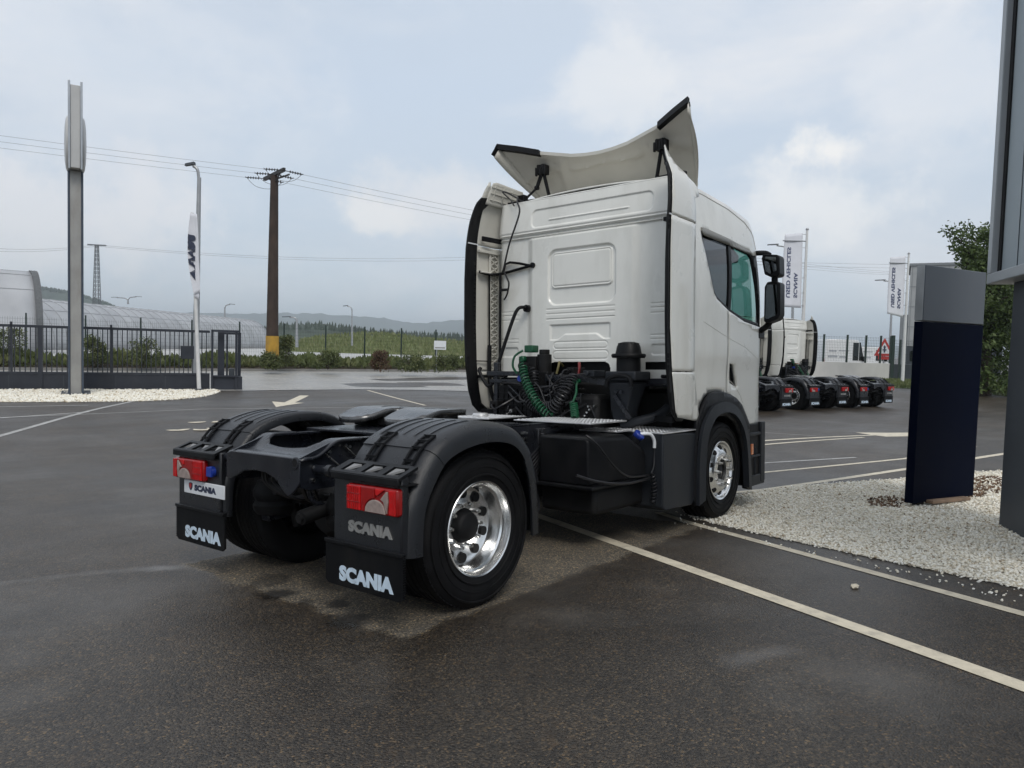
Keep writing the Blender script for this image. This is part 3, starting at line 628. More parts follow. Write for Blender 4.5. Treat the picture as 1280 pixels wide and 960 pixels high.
# ---- cab: back wall as one pressed panel
def sdr(y, z, y0, y1, z0, z1, r):
    cx, cz = (y0 + y1) / 2, (z0 + z1) / 2; qx, qz = abs(y - cx) - (y1 - y0) / 2 + r, abs(z - cz) - (z1 - z0) / 2 + r
    return math.hypot(max(qx, 0), max(qz, 0)) + min(max(qx, qz), 0) - r
def ridge(d, w_): return math.exp(-(d / w_) ** 2)
def wall_x(y, z):
    x = 2.90
    up = smooth01((z - 2.985) / .02)
    cen = smooth01((.70 - abs(y + .02)) / .10) * smooth01((z - 1.36) / .1) * smooth01((2.96 - z) / .03)
    x -= .030 * cen
    if z > 2.93:
        x -= .035 * up; x += .16 * max(0, z - 3.0) ** 1.3
        x -= .020 * ridge(z - 2.965, .008)
        d = sdr(y, z, -.86, .62, 3.05, 3.26, .07); x += .012 * smooth01(-d / .016)
        if abs(z - 3.125) < .05 and -.60 < y < .40: x -= .010 * ridge(z - 3.125, .007) * smooth01((y + .60) / .03) * smooth01((.40 - y) / .03)
        d = z - 3.02 - .0 * y; x += .010 * ridge(d, .008)
    else:
        d1 = sdr(y, z, -.455, .385, 2.20, 2.80, .11); x += .020 * smooth01(-d1 / .018)
        d2 = sdr(y, z, -.41, .34, 2.38, 2.765, .05); x -= .016 * smooth01(-d2 / .010)
        d3 = sdr(y, z, -.41, .34, 2.385, 2.765, .05); x += .008 * ridge(d3 + .02, .006)
        for zz in (2.165, 2.115, 2.06): 
            if -.44 < y < .40: x += .007 * ridge(z - zz, .0045)
        zt = 2.0; zb = 1.835 + .055 * smooth01((.30 - abs(y + .03)) / .12)
        if -.40 < y < .36: x += .016 * smooth01((zt - z) / .009) * smooth01((z - zb) / .009) * smooth01((.36 - y) / .03) * smooth01((y + .40) / .03)
        d4 = sdr(y, z, -.36, .30, 1.745, 1.815, .034); x += .007 * ridge(d4, .005)
        d5 = sdr(y, z, -.37, .31, 1.635, 1.72, .042); x += .007 * ridge(d5, .005)
        for (a, b) in ((-1.06, -.83), (.80, 1.05)):
            if a < y < b:
                for zz in (2.165, 2.125, 2.075, 1.86, 1.82): x += .006 * ridge(z - zz, .0045)
            d6 = sdr(y, z, a, b + .1 if a > 0 else b, 1.66, 1.775, .03); x += .012 * smooth01(-d6 / .014)
    e = max(0, abs(y) - 1.0) / .13; x += .10 * e * e
    return x
def in_hole(y, z):
    return sdr(y, z, -.395, .355, 1.30, 1.605, .07) < 0 or (-1.2 < y < -.775 and 1.52 < z < 1.60)
ys = np.linspace(-1.13, 1.13, 325); zs = np.concatenate([np.arange(1.44, 3.36, .0064), [3.36]])
bw = MB(); idx = {}
for i, y in enumerate(ys):
    for j, z in enumerate(zs): bw.v.append((wall_x(y, z), float(y), float(z)))
nz = len(zs)
for i in range(len(ys) - 1):
    for j in range(nz - 1):
        if in_hole((ys[i] + ys[i + 1]) / 2, (zs[j] + zs[j + 1]) / 2): continue
        a = i * nz + j; bw.f.append((a, a + nz, a + nz + 1, a + 1))
P('cab_back_wall', bw, 'white', smooth=75, fix=False, solid=0)
for y in (-1.02, -.72, .68, 1.0):
    for z in (1.47, 1.62) if abs(y) < .8 else (1.475,):
        P('rivet', MB().lathe([(0, .010), (.004, .009), (.007, .005), (.008, 0)], (wall_x(y, z) - .0005, y, z), (-1, 0, 0), 10), 'steel')
P('wall_recess', MB().box((2.95, -1.05, 1.42), (3.02, 1.05, 1.64)), 'dark')
P('cab_sill', MB().box((2.93, -1.08, 1.36), (3.05, 1.08, 1.435)), 'boxgrey', bevel=.01)
P('roof_edge_moulding', MB().tube([(wall_x(y, 3.36) + .01, y, 3.362) for y in np.linspace(-1.05, 1.05, 40)], .012, 8), 'white')

# ---- cab sides
def Wd(x, z):
    w_ = 1.19
    if z > 2.2: w_ -= .17 * ((z - 2.2) / 1.2) ** 2
    if x > 4.72: w_ -= .25 * ((x - 4.72) / .55) ** 2
    if 1.75 < z < 1.98: w_ += 0
    w_ -= .012 * smooth01((1.72 - z) / .25)
    return w_
WIN = [(3.345, 2.90), (3.42, 2.915), (4.05, 2.893), (4.62, 2.865), (4.70, 2.83), (4.78, 2.45), (4.845, 2.03), (4.81, 2.025), (4.35, 2.06), (3.93, 2.145), (3.62, 2.245), (3.55, 2.30), (3.50, 2.40), (3.42, 2.60), (3.35, 2.82)]
ARCH = [(3.175, 1.09), (3.21, 1.125), (3.26, 1.185), (3.34, 1.255), (3.443, 1.30), (3.67, 1.315), (3.925, 1.278), (4.07, 1.235), (4.224, 1.16), (4.36, 1.03), (4.46, .92)]
def side(name, outline, holes, s, m='white', off=0., st=.06, solid=.03):
    return P(name, sheet(densify(outline, .05), lambda u, v: (u, s * (Wd(u, v) + off), v), [densify(h, .05) for h in holes], st), m, smooth=60, solid=solid * 1.0, fix=True)
for s in SD:
    rp = [(3.055, 1.08), (3.165, 1.085)] + ARCH[:5] + [(3.915, 1.345), (3.915, 2.15)]
    g = .005
    # rear quarter, door, upper flank; the window opening is shared between them
    quarter = [(3.06, 1.10)] + ARCH[:6] + [(3.925, 1.278), (3.925, 2.146)] + [(3.62, 2.245), (3.55, 2.30), (3.50, 2.40), (3.42, 2.60), (3.35, 2.82), (3.345, 2.90), (3.42, 2.915), (4.05, 2.893), (4.62, 2.865), (4.70, 2.83), (5.02, 2.86), (5.03, 3.02), (4.95, 3.16), (4.72, 3.245), (4.20, 3.325), (3.56, 3.36), (3.06, 3.355)]
    door = [(3.935, 1.276)] + ARCH[7:] + [(5.16, .93), (5.16, 1.40), (5.14, 1.9), (4.845, 2.03), (4.81, 2.025), (4.35, 2.06), (3.935, 2.144)]
    HND = [(3.975, 1.60), (4.085, 1.585), (4.20, 1.36), (4.17, 1.345), (3.985, 1.395)]
    side('cab_side_panel', quarter, [], s)
    dr = side('cab_door', door, [HND], s)
    P('door_handle', sheet(densify(HND, .03), lambda u, v: (u, s * (Wd(u, v) - .035), v), step=.05), 'dark', dr, solid=.01)
    P('handle_bar', MB().bar((4.0, s * 1.182, 1.555), (4.05, s * 1.182, 1.42), .03, .02), 'black', dr, bevel=.006)
    P('roof_groove', MB().tube([(x, s * (Wd(x, z) + .001), z) for x, z in densify([(3.115, 2.60), (3.115, 3.25), (3.15, 3.30), (3.56, 3.312), (4.20, 3.275), (4.62, 3.20), (4.86, 3.08), (4.93, 2.93)], .08, False)], .0042, 6), 'inner')
    P('door_crease', MB().tube([(x, s * (Wd(x, z) + .0), z) for x, z in densify([(3.30, 2.0), (3.95, 1.86), (4.4, 1.78), (4.9, 1.62)], .1, False)], .0028, 6), 'white')
    P('waist_crease', MB().tube([(x, s * (Wd(x, z) + .0), z) for x, z in densify([(3.925, 1.44), (4.1, 1.38), (4.28, 1.26), (4.40, 1.12), (4.52, 1.0)], .1, False)], .0028, 6), 'white')
    # a pillar, window surround and glass
    side('pillar_trim', [(4.70, 2.83), (5.02, 2.86), (5.14, 1.9), (4.845, 2.03)], [], s, 'black', -.004)
    cx, cz = 4.15, 2.5
    inn_w = [((x - cx) * .94 + cx, (z - cz) * .905 + cz) for x, z in WIN]
    side('window_surround', WIN, [inn_w], s, 'black', -.012, solid=.02)
    P('window_divider', MB().loft([[(x - .035, s * (Wd(x, z) - .008), z), (x + .035, s * (Wd(x, z) - .008), z), (x + .035, s * (Wd(x, z) - .03), z), (x - .035, s * (Wd(x, z) - .03), z)] for x, z in [(3.95 + .02 * k, 2.14 + .126 * k) for k in range(7)]]), 'black')
    rear_g = [p for p in inn_w if p[0] < 3.95]; 
    side('quarter_glass', [(3.945, 2.17), (4.05, 2.87), (3.42, 2.885), (3.37, 2.86), (3.39, 2.78), (3.45, 2.60), (3.52, 2.42), (3.57, 2.32), (3.64, 2.265)], [], s, 'tint', -.022, solid=0)
    side('door_glass', [(3.955, 2.17), (4.36, 2.09), (4.80, 2.05), (4.74, 2.45), (4.66, 2.83), (4.06, 2.865)], [], s, 'glass', -.022, solid=0)
    P('window_visor', sheet(densify([(3.35, 2.935), (3.45, 2.945), (4.05, 2.925), (4.66, 2.872), (4.68, 2.83), (4.05, 2.855), (3.39, 2.865)], .06), lambda u, v: (u, s * (Wd(u, v) + .006), v), step=.05), 'visor', solid=.012)
# roof
def roof_z(x): 
    return float(np.interp(x, [2.95, 3.3, 3.56, 4.18, 4.63, 4.93, 5.04], [3.36, 3.415, 3.43, 3.405, 3.34, 3.24, 3.09]))
rf = []
for x in np.linspace(2.97, 5.05, 40):
    zr = roof_z(x); ring = []
    zs_ = 3.35 if x < 3.6 else float(np.interp(x, [3.6, 4.2, 4.7, 4.93, 5.05], [3.35, 3.325, 3.25, 3.165, 2.98])) - .02
    for t in np.linspace(-1, 1, 31):
        a = abs(t); hw = Wd(x, zs_) - .004
        y = hw * t; z = zs_ + (zr + .06 * (1 - a ** 2) - zs_) * (1 - a ** 6) ** .6
        ring.append((x, y, z))
    rf.append(ring)
P('cab_roof', MB().loft(rf, closed=False), 'white', smooth=70, fix=True, solid=.02)
# front: windscreen, lower face
ws = [[(5.04 + .14 * (3.0 - z) / 1.1 + .12 * (1 - (abs(t)) ** 2.2) + .03 * (1 - abs(t)), t * (.98), z) for t in np.linspace(-1, 1, 21)] for z in np.linspace(1.92, 3.02, 8)]
P('windscreen', MB().loft(ws, closed=False), 'glass', smooth=70, fix=True)
fc = [[(5.12 + .20 * (1 - abs(t) ** 3) + .0 * z, t * .97, z) for t in np.linspace(-1, 1, 21)] for z in np.linspace(.62, 1.92, 5)]
P('front_panel', MB().loft(fc, closed=False), 'white', smooth=70, solid=.04)
P('bumper', MB().loft([[(4.66 + (1 - abs(t) ** 4) * .72, t * 1.215, z) for t in np.linspace(-1, 1, 25)] for z in (.26, .40, .66)], closed=False), 'boxgrey', smooth=60, solid=.05)
# interior
P('cab_floor', MB().box((3.0, -1.05, 1.42), (5.1, 1.05, 1.47)), 'trim')
P('inner_wall', MB().box((3.03, -1.06, 1.65), (3.06, 1.06, 3.28)), 'trim')
P('headliner', MB().box((3.05, -1.0, 3.22), (4.7, 1.0, 3.25)), 'trim')
P('bunk', MB().box((3.06, -1.0, 1.75), (3.55, 1.0, 2.0)), 'seat', bevel=.04)
P('dashboard', MB().loft([[(4.62, y, 1.5), (4.66, y, 1.98), (4.80, y, 2.10), (5.12, y, 2.02), (5.12, y, 1.5)] for y in (-1.0, 1.0)]), 'trim', bevel=.03)
for s in SD:
    st = P('driver_seat' if s > 0 else 'passenger_seat', MB().box((3.78, s * .62 - .24, 1.72), (4.28, s * .62 + .24, 1.90)).box((3.66, s * .62 - .22, 1.86), (3.80, s * .62 + .22, 2.48), Matrix.Rotation(R(-8), 3, 'Y')), 'seat', bevel=.05, seg=3)
    P('headrest', MB().box((3.60, s * .62 - .13, 2.50), (3.70, s * .62 + .13, 2.70)), 'seat', st, bevel=.04, seg=3)
P('steering_wheel', MB().tube([(4.48 + .10 * cos(t), .62 + .23 * sin(t), 2.12 + .18 * cos(t)) for t in np.linspace(0, 2 * pi, 25)[:-1]], .018, 8, closed=True), 'trim')
P('sun_visor', MB().box((4.70, -.9, 2.82), (4.92, .9, 2.92), Matrix.Rotation(R(20), 3, 'Y')), 'trim', bevel=.02)

# ---- front arches, steps
for s in SD:
    arch_in = [(3.20, .225), (3.22, .60), (3.28, .84), (3.42, 1.0), (3.60, 1.06), (3.80, 1.06), (4.02, .99), (4.20, .84), (4.31, .62), (4.37, .24)]
    arch_out = [(3.075, .225), (3.09, .75), (3.115, 1.03)] + ARCH[:-1] + [(4.45, .94), (4.47, .215)]
    P('front_arch', sheet(densify(arch_out + arch_in[::-1], .05), lambda u, v: (u, s * (1.212 + .012 * smooth01((1.30 - v) / .1)), v), step=.05), 'black', smooth=50, solid=.05)
    lip = spline([(3.10, .225), (3.10, .62), (3.17, .94), (3.36, 1.135), (3.60, 1.20), (3.86, 1.19), (4.08, 1.11), (4.28, .94), (4.40, .66), (4.455, .22)], 5)
    P('arch_lip', MB().loft([[(p[0], s * 1.20, p[1]), (p[0], s * 1.255, p[1]), (p[0] + (3.79 - p[0]) * .17, s * 1.268, p[1] + (.5 - p[1]) * .15), (p[0] + (3.79 - p[0]) * .17, s * 1.20, p[1] + (.5 - p[1]) * .15)] for p in lip]), 'boxgrey', smooth=40)
    P('wheel_housing', MB().loft([[(3.79 + .56 * cos(t), s * 1.18, .56 + .56 * sin(t)), (3.79 + .56 * cos(t), s * .72, .56 + .56 * sin(t))] for t in np.linspace(0, pi, 17)], closed=False), 'dark', smooth=40)
    P('entry_steps', MB().box((4.46, min(s * .9, s * 1.20), .25), (4.95, max(s * .9, s * 1.20), .93)), 'dark', bevel=.01)
    P('step_frame', MB().box((4.80, min(s * 1.18, s * 1.225), .27), (4.93, max(s * 1.18, s * 1.225), .95)).box((4.46, min(s * 1.18, s * 1.22), .24), (4.93, max(s * 1.18, s * 1.22), .36)).box((4.46, min(s * 1.18, s * 1.22), .80), (4.85, max(s * 1.18, s * 1.22), .84)).box((4.46, min(s * 1.18, s * 1.22), .56), (4.85, max(s * 1.18, s * 1.22), .585)), 'boxgrey', bevel=.01)
    P('side_marker', MB().box((4.47, min(s * 1.225, s * 1.24), .60), (4.53, max(s * 1.225, s * 1.24), .72)), 'orange', bevel=.005)

# ---- side fairings, rubber edges, stays
for s in SD:
    def ymap(u, v, o=0.): return s * (1.225 + o - .10 * smooth01((v - 2.9) / .75) ** 1.5 - .06 * max(0, (v - 3.30) / .3) - .02 * smooth01((u - 2.95) / .12))
    low = [(2.69, 1.085), (2.645, 1.14), (2.57, 1.50), (3.072, 1.50), (3.12, 1.30), (3.175, 1.10), (3.19, 1.03)]
    mid = [(2.57, 1.508), (2.525, 1.9), (2.52, 2.6), (2.535, 2.905), (3.075, 2.905), (3.072, 1.508)]
    upp = [(2.537, 2.913), (2.565, 3.12), (2.62, 3.30), (2.66, 3.50), (2.70, 3.60), (2.74, 3.50), (2.80, 3.435), (2.90, 3.395), (3.04, 3.36), (3.14, 3.325), (3.19, 3.28), (3.19, 3.20), (3.085, 3.16), (3.075, 2.913)]
    for nm, pl_ in (('fairing_lower', low), ('fairing_middle', mid), ('fairing_upper', upp)):
        fq = sheet(densify(pl_, .04), lambda u, v: (u, ymap(u, v), v), step=.06)
        P(nm, fq, 'white', smooth=60, solid=.006)
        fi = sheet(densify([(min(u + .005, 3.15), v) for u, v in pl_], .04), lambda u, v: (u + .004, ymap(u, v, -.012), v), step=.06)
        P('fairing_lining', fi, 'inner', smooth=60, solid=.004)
    # rubber edge, set just inside the skin
    rb = [(2.80, 1.045), (2.70, 1.05), (2.60, 1.13), (2.53, 1.30), (2.48, 1.6), (2.462, 2.0), (2.462, 2.5), (2.48, 2.85), (2.53, 3.15), (2.585, 3.36), (2.63, 3.42), (2.80, 3.44), (2.80, 3.41), (2.70, 3.30), (2.655, 2.95), (2.64, 2.5), (2.64, 2.0), (2.655, 1.6), (2.70, 1.30), (2.74, 1.15), (2.84, 1.085)]
    P('rubber_edge', sheet(densify(rb, .05), lambda u, v: (u, ymap(u, v, -.010), v), step=.05), 'black', smooth=60, solid=.018)
    P('edge_joint', MB().box((2.50, min(s * 1.188, s * 1.222), 2.905), (2.66, max(s * 1.188, s * 1.222), 2.918)), 'signwhite')
    # honeycomb stiffener column and vertical rods
    lat = MB(); x0, x1 = 2.86, 3.0
    for k in range(18):
        z = 1.5 + k * .075; yy = s * 1.185
        lat.bar((x0, yy, z), (x1, yy, z + .075), .012, .02, (0, s, 0)).bar((x1, yy, z), (x0, yy, z + .075), .012, .02, (0, s, 0))
    lat.bar((x0, s * 1.185, 1.5), (x0, s * 1.185, 2.86), .014, .024, (0, s, 0)).bar((x1, s * 1.185, 1.5), (x1, s * 1.185, 2.86), .014, .024, (0, s, 0))
    P('stiffener_column', lat, 'inner', smooth=0)
    P('fairing_ledge', MB().box((2.66, min(s * 1.13, s * 1.20), 2.60), (3.02, max(s * 1.13, s * 1.20), 2.615)).box((2.66, min(s * 1.16, s * 1.20), 2.83), (3.02, max(s * 1.16, s * 1.20), 2.86)), 'inner', bevel=.004)
    P('vertical_rod', MB().cyl((2.83, s * 1.16, 1.62), (2.82, s * 1.16, 2.61), .010, 8), 'black')
    P('vertical_rod', MB().cyl((2.86, s * 1.03, 1.45), (2.86, s * 1.03, 2.61), .014, 8), 'black')
    P('fairing_stay', MB().bar((2.70, s * 1.17, 2.985), (3.02, s * 1.06, 2.965), .02, .055).bar((3.0, s * 1.07, 2.965), (2.90, s * .93, 2.965), .02, .03), 'black', bevel=.006)
    if s > 0:
        P('fairing_stay', MB().tube(spline([(2.66, s * 1.17, 2.61), (2.80, s * 1.15, 2.595), (2.87, s * 1.02, 2.60), (2.865, s * .80, 2.625), (2.86, s * .58, 2.655)], 6), .016, 8).tube([(2.87, s * 1.0, 2.605), (2.87, s * .97, 2.70), (2.87, s * .90, 2.715), (2.86, s * .76, 2.69), (2.86, s * .62, 2.655)], .014, 8).cyl((2.85, s * .58, 2.655), (2.90, s * .58, 2.655), .030, 10), 'black')
    P('fairing_stay', MB().tube([(2.66, s * 1.19, 1.45), (2.86, s * 1.16, 1.45), (2.90, s * .95, 1.46)], .018, 8), 'black'); P('thin_rod', MB().tube([(2.64, s * 1.19, 1.62), (2.84, s * 1.17, 1.62)], .006, 6), 'black')
    P('lower_curve_tube', MB().tube(spline([(2.83, s * 1.16, 1.80), (2.83, s * 1.16, 1.50), (2.85, s * 1.15, 1.28), (2.90, s * 1.12, 1.13), (2.93, s * 1.10, 1.06)], 6), .024, 8), 'black')
    P('lower_rail', MB().bar((2.70, s * 1.17, 1.06), (2.86, s * .85, 1.06), .03, .05), 'black', bevel=.006)

# ---- raised roof deflector (a curved shell on two struts)
def defl(t, v):
    """t -1..1 right to left, v 0 rear edge .. 1 front edge"""
    a = abs(t); yr = 1.165 * t
    xr = float(np.interp(a, [0, .30, .63, .82, 1.0], [3.27, 3.25, 3.20, 3.09, 2.985])); zr = float(np.interp(a, [0, .15, .30, .63, .82, 1.0], [3.845, 3.85, 3.87, 3.955, 4.01, 4.05]))
    p = Vector((xr, yr, zr)); q = Vector((3.75 - .05 * a * a, .93 * t, 3.43 - .01 * a)); sag = .05 * sin(pi * v)
    r_ = p.lerp(q, v); r_.z += sag * (1 - .3 * a); r_.x += 0
    # side wings turn down at the outer edge
    wg = smooth01((a - .80) / .20); r_.z -= .10 * wg * sin(pi * min(1, v * 1.0 + .0)) * .3
    return r_
tt = np.linspace(-1, 1, 61); vv = np.linspace(0, 1, 21)
P('roof_deflector', MB().loft([[defl(t, v) + Vector((0, 0, .035)) for t in tt] for v in vv], closed=False), 'white', smooth=70, fix=False)
un = P('deflector_underside', MB().loft([[defl(t, v) + Vector((0, 0, -.035 * ridge(abs(abs(t) - .42 - .28 * v), .035) * smooth01(v / .15) - .026 * ridge(v - .20 - .25 * abs(t), .03) * (abs(t) < .42) - .03 * ridge(v - .35 - .5 * (abs(t) - .7), .03) * (abs(t) > .5) )) for t in tt] for v in vv], closed=False), 'under', smooth=70, fix=False)
P('deflector_rim', MB().loft([[defl(t, v), defl(t, v) + Vector((0, 0, .036))] for t, v in [(t, 0) for t in tt] ], closed=False), 'inner', smooth=60)
for s in SD:
    P('deflector_rim', MB().loft([[defl(s, v), defl(s, v) + Vector((0, s * .008, .036))] for v in vv], closed=False), 'white', smooth=60)
    # down-turned wing and black rubber lip
    low_ = Vector((2.885, s * 1.185, 3.945))
    wing = MB().add([defl(s, 0), low_, defl(s, .45), defl(s, .9)], [(0, 1, 2), (0, 2, 3)])
    P('deflector_wing', MB().loft([[defl(s, v), defl(s, v).lerp(Vector((defl(s, v).x - .06, s * 1.19, defl(s, v).z - .11)), (1 - v) ** 1.2)] for v in vv], closed=False), 'under', smooth=60, solid=.012)
    lip_ = [defl(s * a, 0) for a in np.linspace(.635, 1, 14)]
    P('deflector_lip', MB().loft([[p + Vector((.012, 0, .040)), p + Vector((-.030, 0, .048)), p + Vector((-.036, 0, -.012)), p + Vector((.040, 0, -.026))] for p in lip_] ), 'black', smooth=50)
    if s > 0:
      e0, e1 = defl(s, 0), Vector((defl(s, 0).x - .06, s * 1.19, defl(s, 0).z - .11))
      P('deflector_lip', MB().loft([[p + Vector((-.035, 0, .04)), p + Vector((.075, -s * .015, .0)), p + Vector((.075, s * .012, 0)), p + Vector((-.035, s * .014, .03))] for p in (e0 + Vector((0, 0, .01)), e0.lerp(e1, .5), e1)]), 'black', smooth=50)
    # strut and its clamp
    hd = Vector((3.262, s * .745, 3.80)); bs = Vector((3.135, s * .935, 3.44))
    cl = MB().box(hd - Vector((.05, .055, .06)), hd + Vector((.05, .055, .05)))
    for k in range(5): cl.box(hd + Vector((-.06, -.07 + k * .03, -.075 + (k % 2) * .03)), hd + Vector((-.03, -.05 + k * .03, .02 + (k % 2) * .03)))
    P('strut_clamp', cl, 'dark', bevel=.005)
    el = hd + Vector((-.02, s * .07, -.20))
    P('deflector_strut', MB().tube([hd, el], .022, 10).tube([el, bs], .014, 8).cyl(el - Vector((0, .02, 0)), el + Vector((0, .02, 0)), .026, 10), 'black')
    P('deflector_strut', MB().tube([hd, Vector((3.30, s * .66, 3.42))], .020, 8), 'black')
    P('strut_foot', MB().bar(bs + Vector((-.06, s * .16, -.03)), bs + Vector((.04, -s * .20, -.01)), .05, .055).box(bs - Vector((.04, .05, .03)), bs + Vector((.04, .05, .07))), 'black', bevel=.008)
    # low stiffened flap standing inside the top of each side fairing
    if s < 0: continue
    hat = [(2.70, 3.36), (2.735, 3.53), (2.775, 3.60), (2.83, 3.615), (3.30, 3.60), (3.40, 3.40), (3.1, 3.36)]
    hy = lambda v: s * (1.125 - .22 * max(0, v - 3.36))
    h_ = P('top_flap', sheet(densify(hat, .04), lambda u, v: (u, hy(v), v), step=.05), 'inner', smooth=50, solid=.012)
    rbm = MB()
    for z in (3.42, 3.49, 3.555): rbm.bar((2.75, hy(z) - s * .014, z), (3.25, hy(z) - s * .014, z), .012, .014)
    for x in (2.80, 2.95, 3.1): rbm.bar((x, hy(3.40) - s * .014, 3.40), (x + .02, hy(3.58) - s * .014, 3.58), .014, .012, (0, 1, 0))
    P('flap_rib', rbm, 'inner', h_, smooth=0)
P('spiral_cable', MB().tube(spline([(3.0, .90, 3.46), (2.84, .78, 3.36), (2.80, .72, 3.22), (2.78, .84, 2.90), (2.80, .93, 2.66), (2.82, .97, 2.60)], 8), .010, 8), 'hose')
P('spiral_cable', MB().tube(spline([(2.82, .95, 2.62), (2.80, .88, 2.52), (2.80, .86, 2.46), (2.82, .90, 2.36), (2.83, .95, 2.30)], 6), .010, 8).cyl((2.83, 1.0, 2.41), (2.83, .90, 2.41), .016, 8), 'hose')
P('loose_wire', MB().tube(spline([(3.1, .86, 3.40), (2.95, .98, 3.50), (2.9, 1.04, 3.52), (2.92, .96, 3.44), (2.88, .90, 3.40), (2.86, .84, 3.33)], 6), .008, 6), 'hose')
P('corner_clip', MB().box((2.84, -1.10, 2.93), (2.90, -.98, 2.97)), 'black', bevel=.006)

# ---- mirrors
for s in SD:
    a = P('mirror_arm', MB().tube(spline([(5.0, s * 1.0, 2.90), (4.90, s * 1.14, 2.885), (4.82, s * 1.25, 2.86), (4.80, s * 1.30, 2.83)], 6), .030, 10), 'black')
    P('mirror_arm', MB().tube(spline([(4.98, s * 1.06, 1.93), (4.88, s * 1.16, 1.98), (4.83, s * 1.26, 2.03), (4.81, s * 1.32, 2.10)], 6), .034, 10).box((4.80, min(s * 1.09, s * 1.19), 1.90), (4.98, max(s * 1.09, s * 1.19), 2.0)), 'black', bevel=.01)
    up = P('mirror_housing', MB().prism([(s * 1.235, 2.79), (s * 1.25, 2.84), (s * 1.42, 2.815), (s * 1.435, 2.78), (s * 1.44, 2.60), (s * 1.42, 2.58), (s * 1.34, 2.575), (s * 1.27, 2.61)] if s < 0 else [(s * 1.27, 2.61), (s * 1.34, 2.575), (s * 1.42, 2.58), (s * 1.44, 2.60), (s * 1.435, 2.78), (s * 1.42, 2.815), (s * 1.25, 2.84), (s * 1.235, 2.79)], (4.72, 4.90), lambda u, v, w_: (w_, u, v)), 'black', bevel=.025, seg=3)
    P('mirror_housing', MB().cyl((4.80, s * 1.36, 2.50), (4.80, s * 1.36, 2.60), .035, 12).prism([(s * 1.27, 2.47), (s * 1.30, 2.525), (s * 1.43, 2.52), (s * 1.445, 2.49), (s * 1.445, 2.15), (s * 1.42, 2.10), (s * 1.30, 2.06), (s * 1.265, 2.08)], (4.72, 4.90), lambda u, v, w_: (w_, u, v)), 'black', bevel=.025, seg=3)
    P('mirror_glass', MB().prism([(s * 1.295, 2.45), (s * 1.31, 2.49), (s * 1.41, 2.485), (s * 1.42, 2.47), (s * 1.42, 2.17), (s * 1.40, 2.14), (s * 1.31, 2.105), (s * 1.29, 2.12)], (4.712, 4.716), lambda u, v, w_: (w_, u, v)), 'mirror', smooth=0)
    P('mirror_glass', MB().prism([(s * 1.27, 2.76), (s * 1.285, 2.805), (s * 1.40, 2.79), (s * 1.41, 2.64), (s * 1.34, 2.61), (s * 1.29, 2.64)], (4.712, 4.716), lambda u, v, w_: (w_, u, v)), 'mirror', smooth=0)
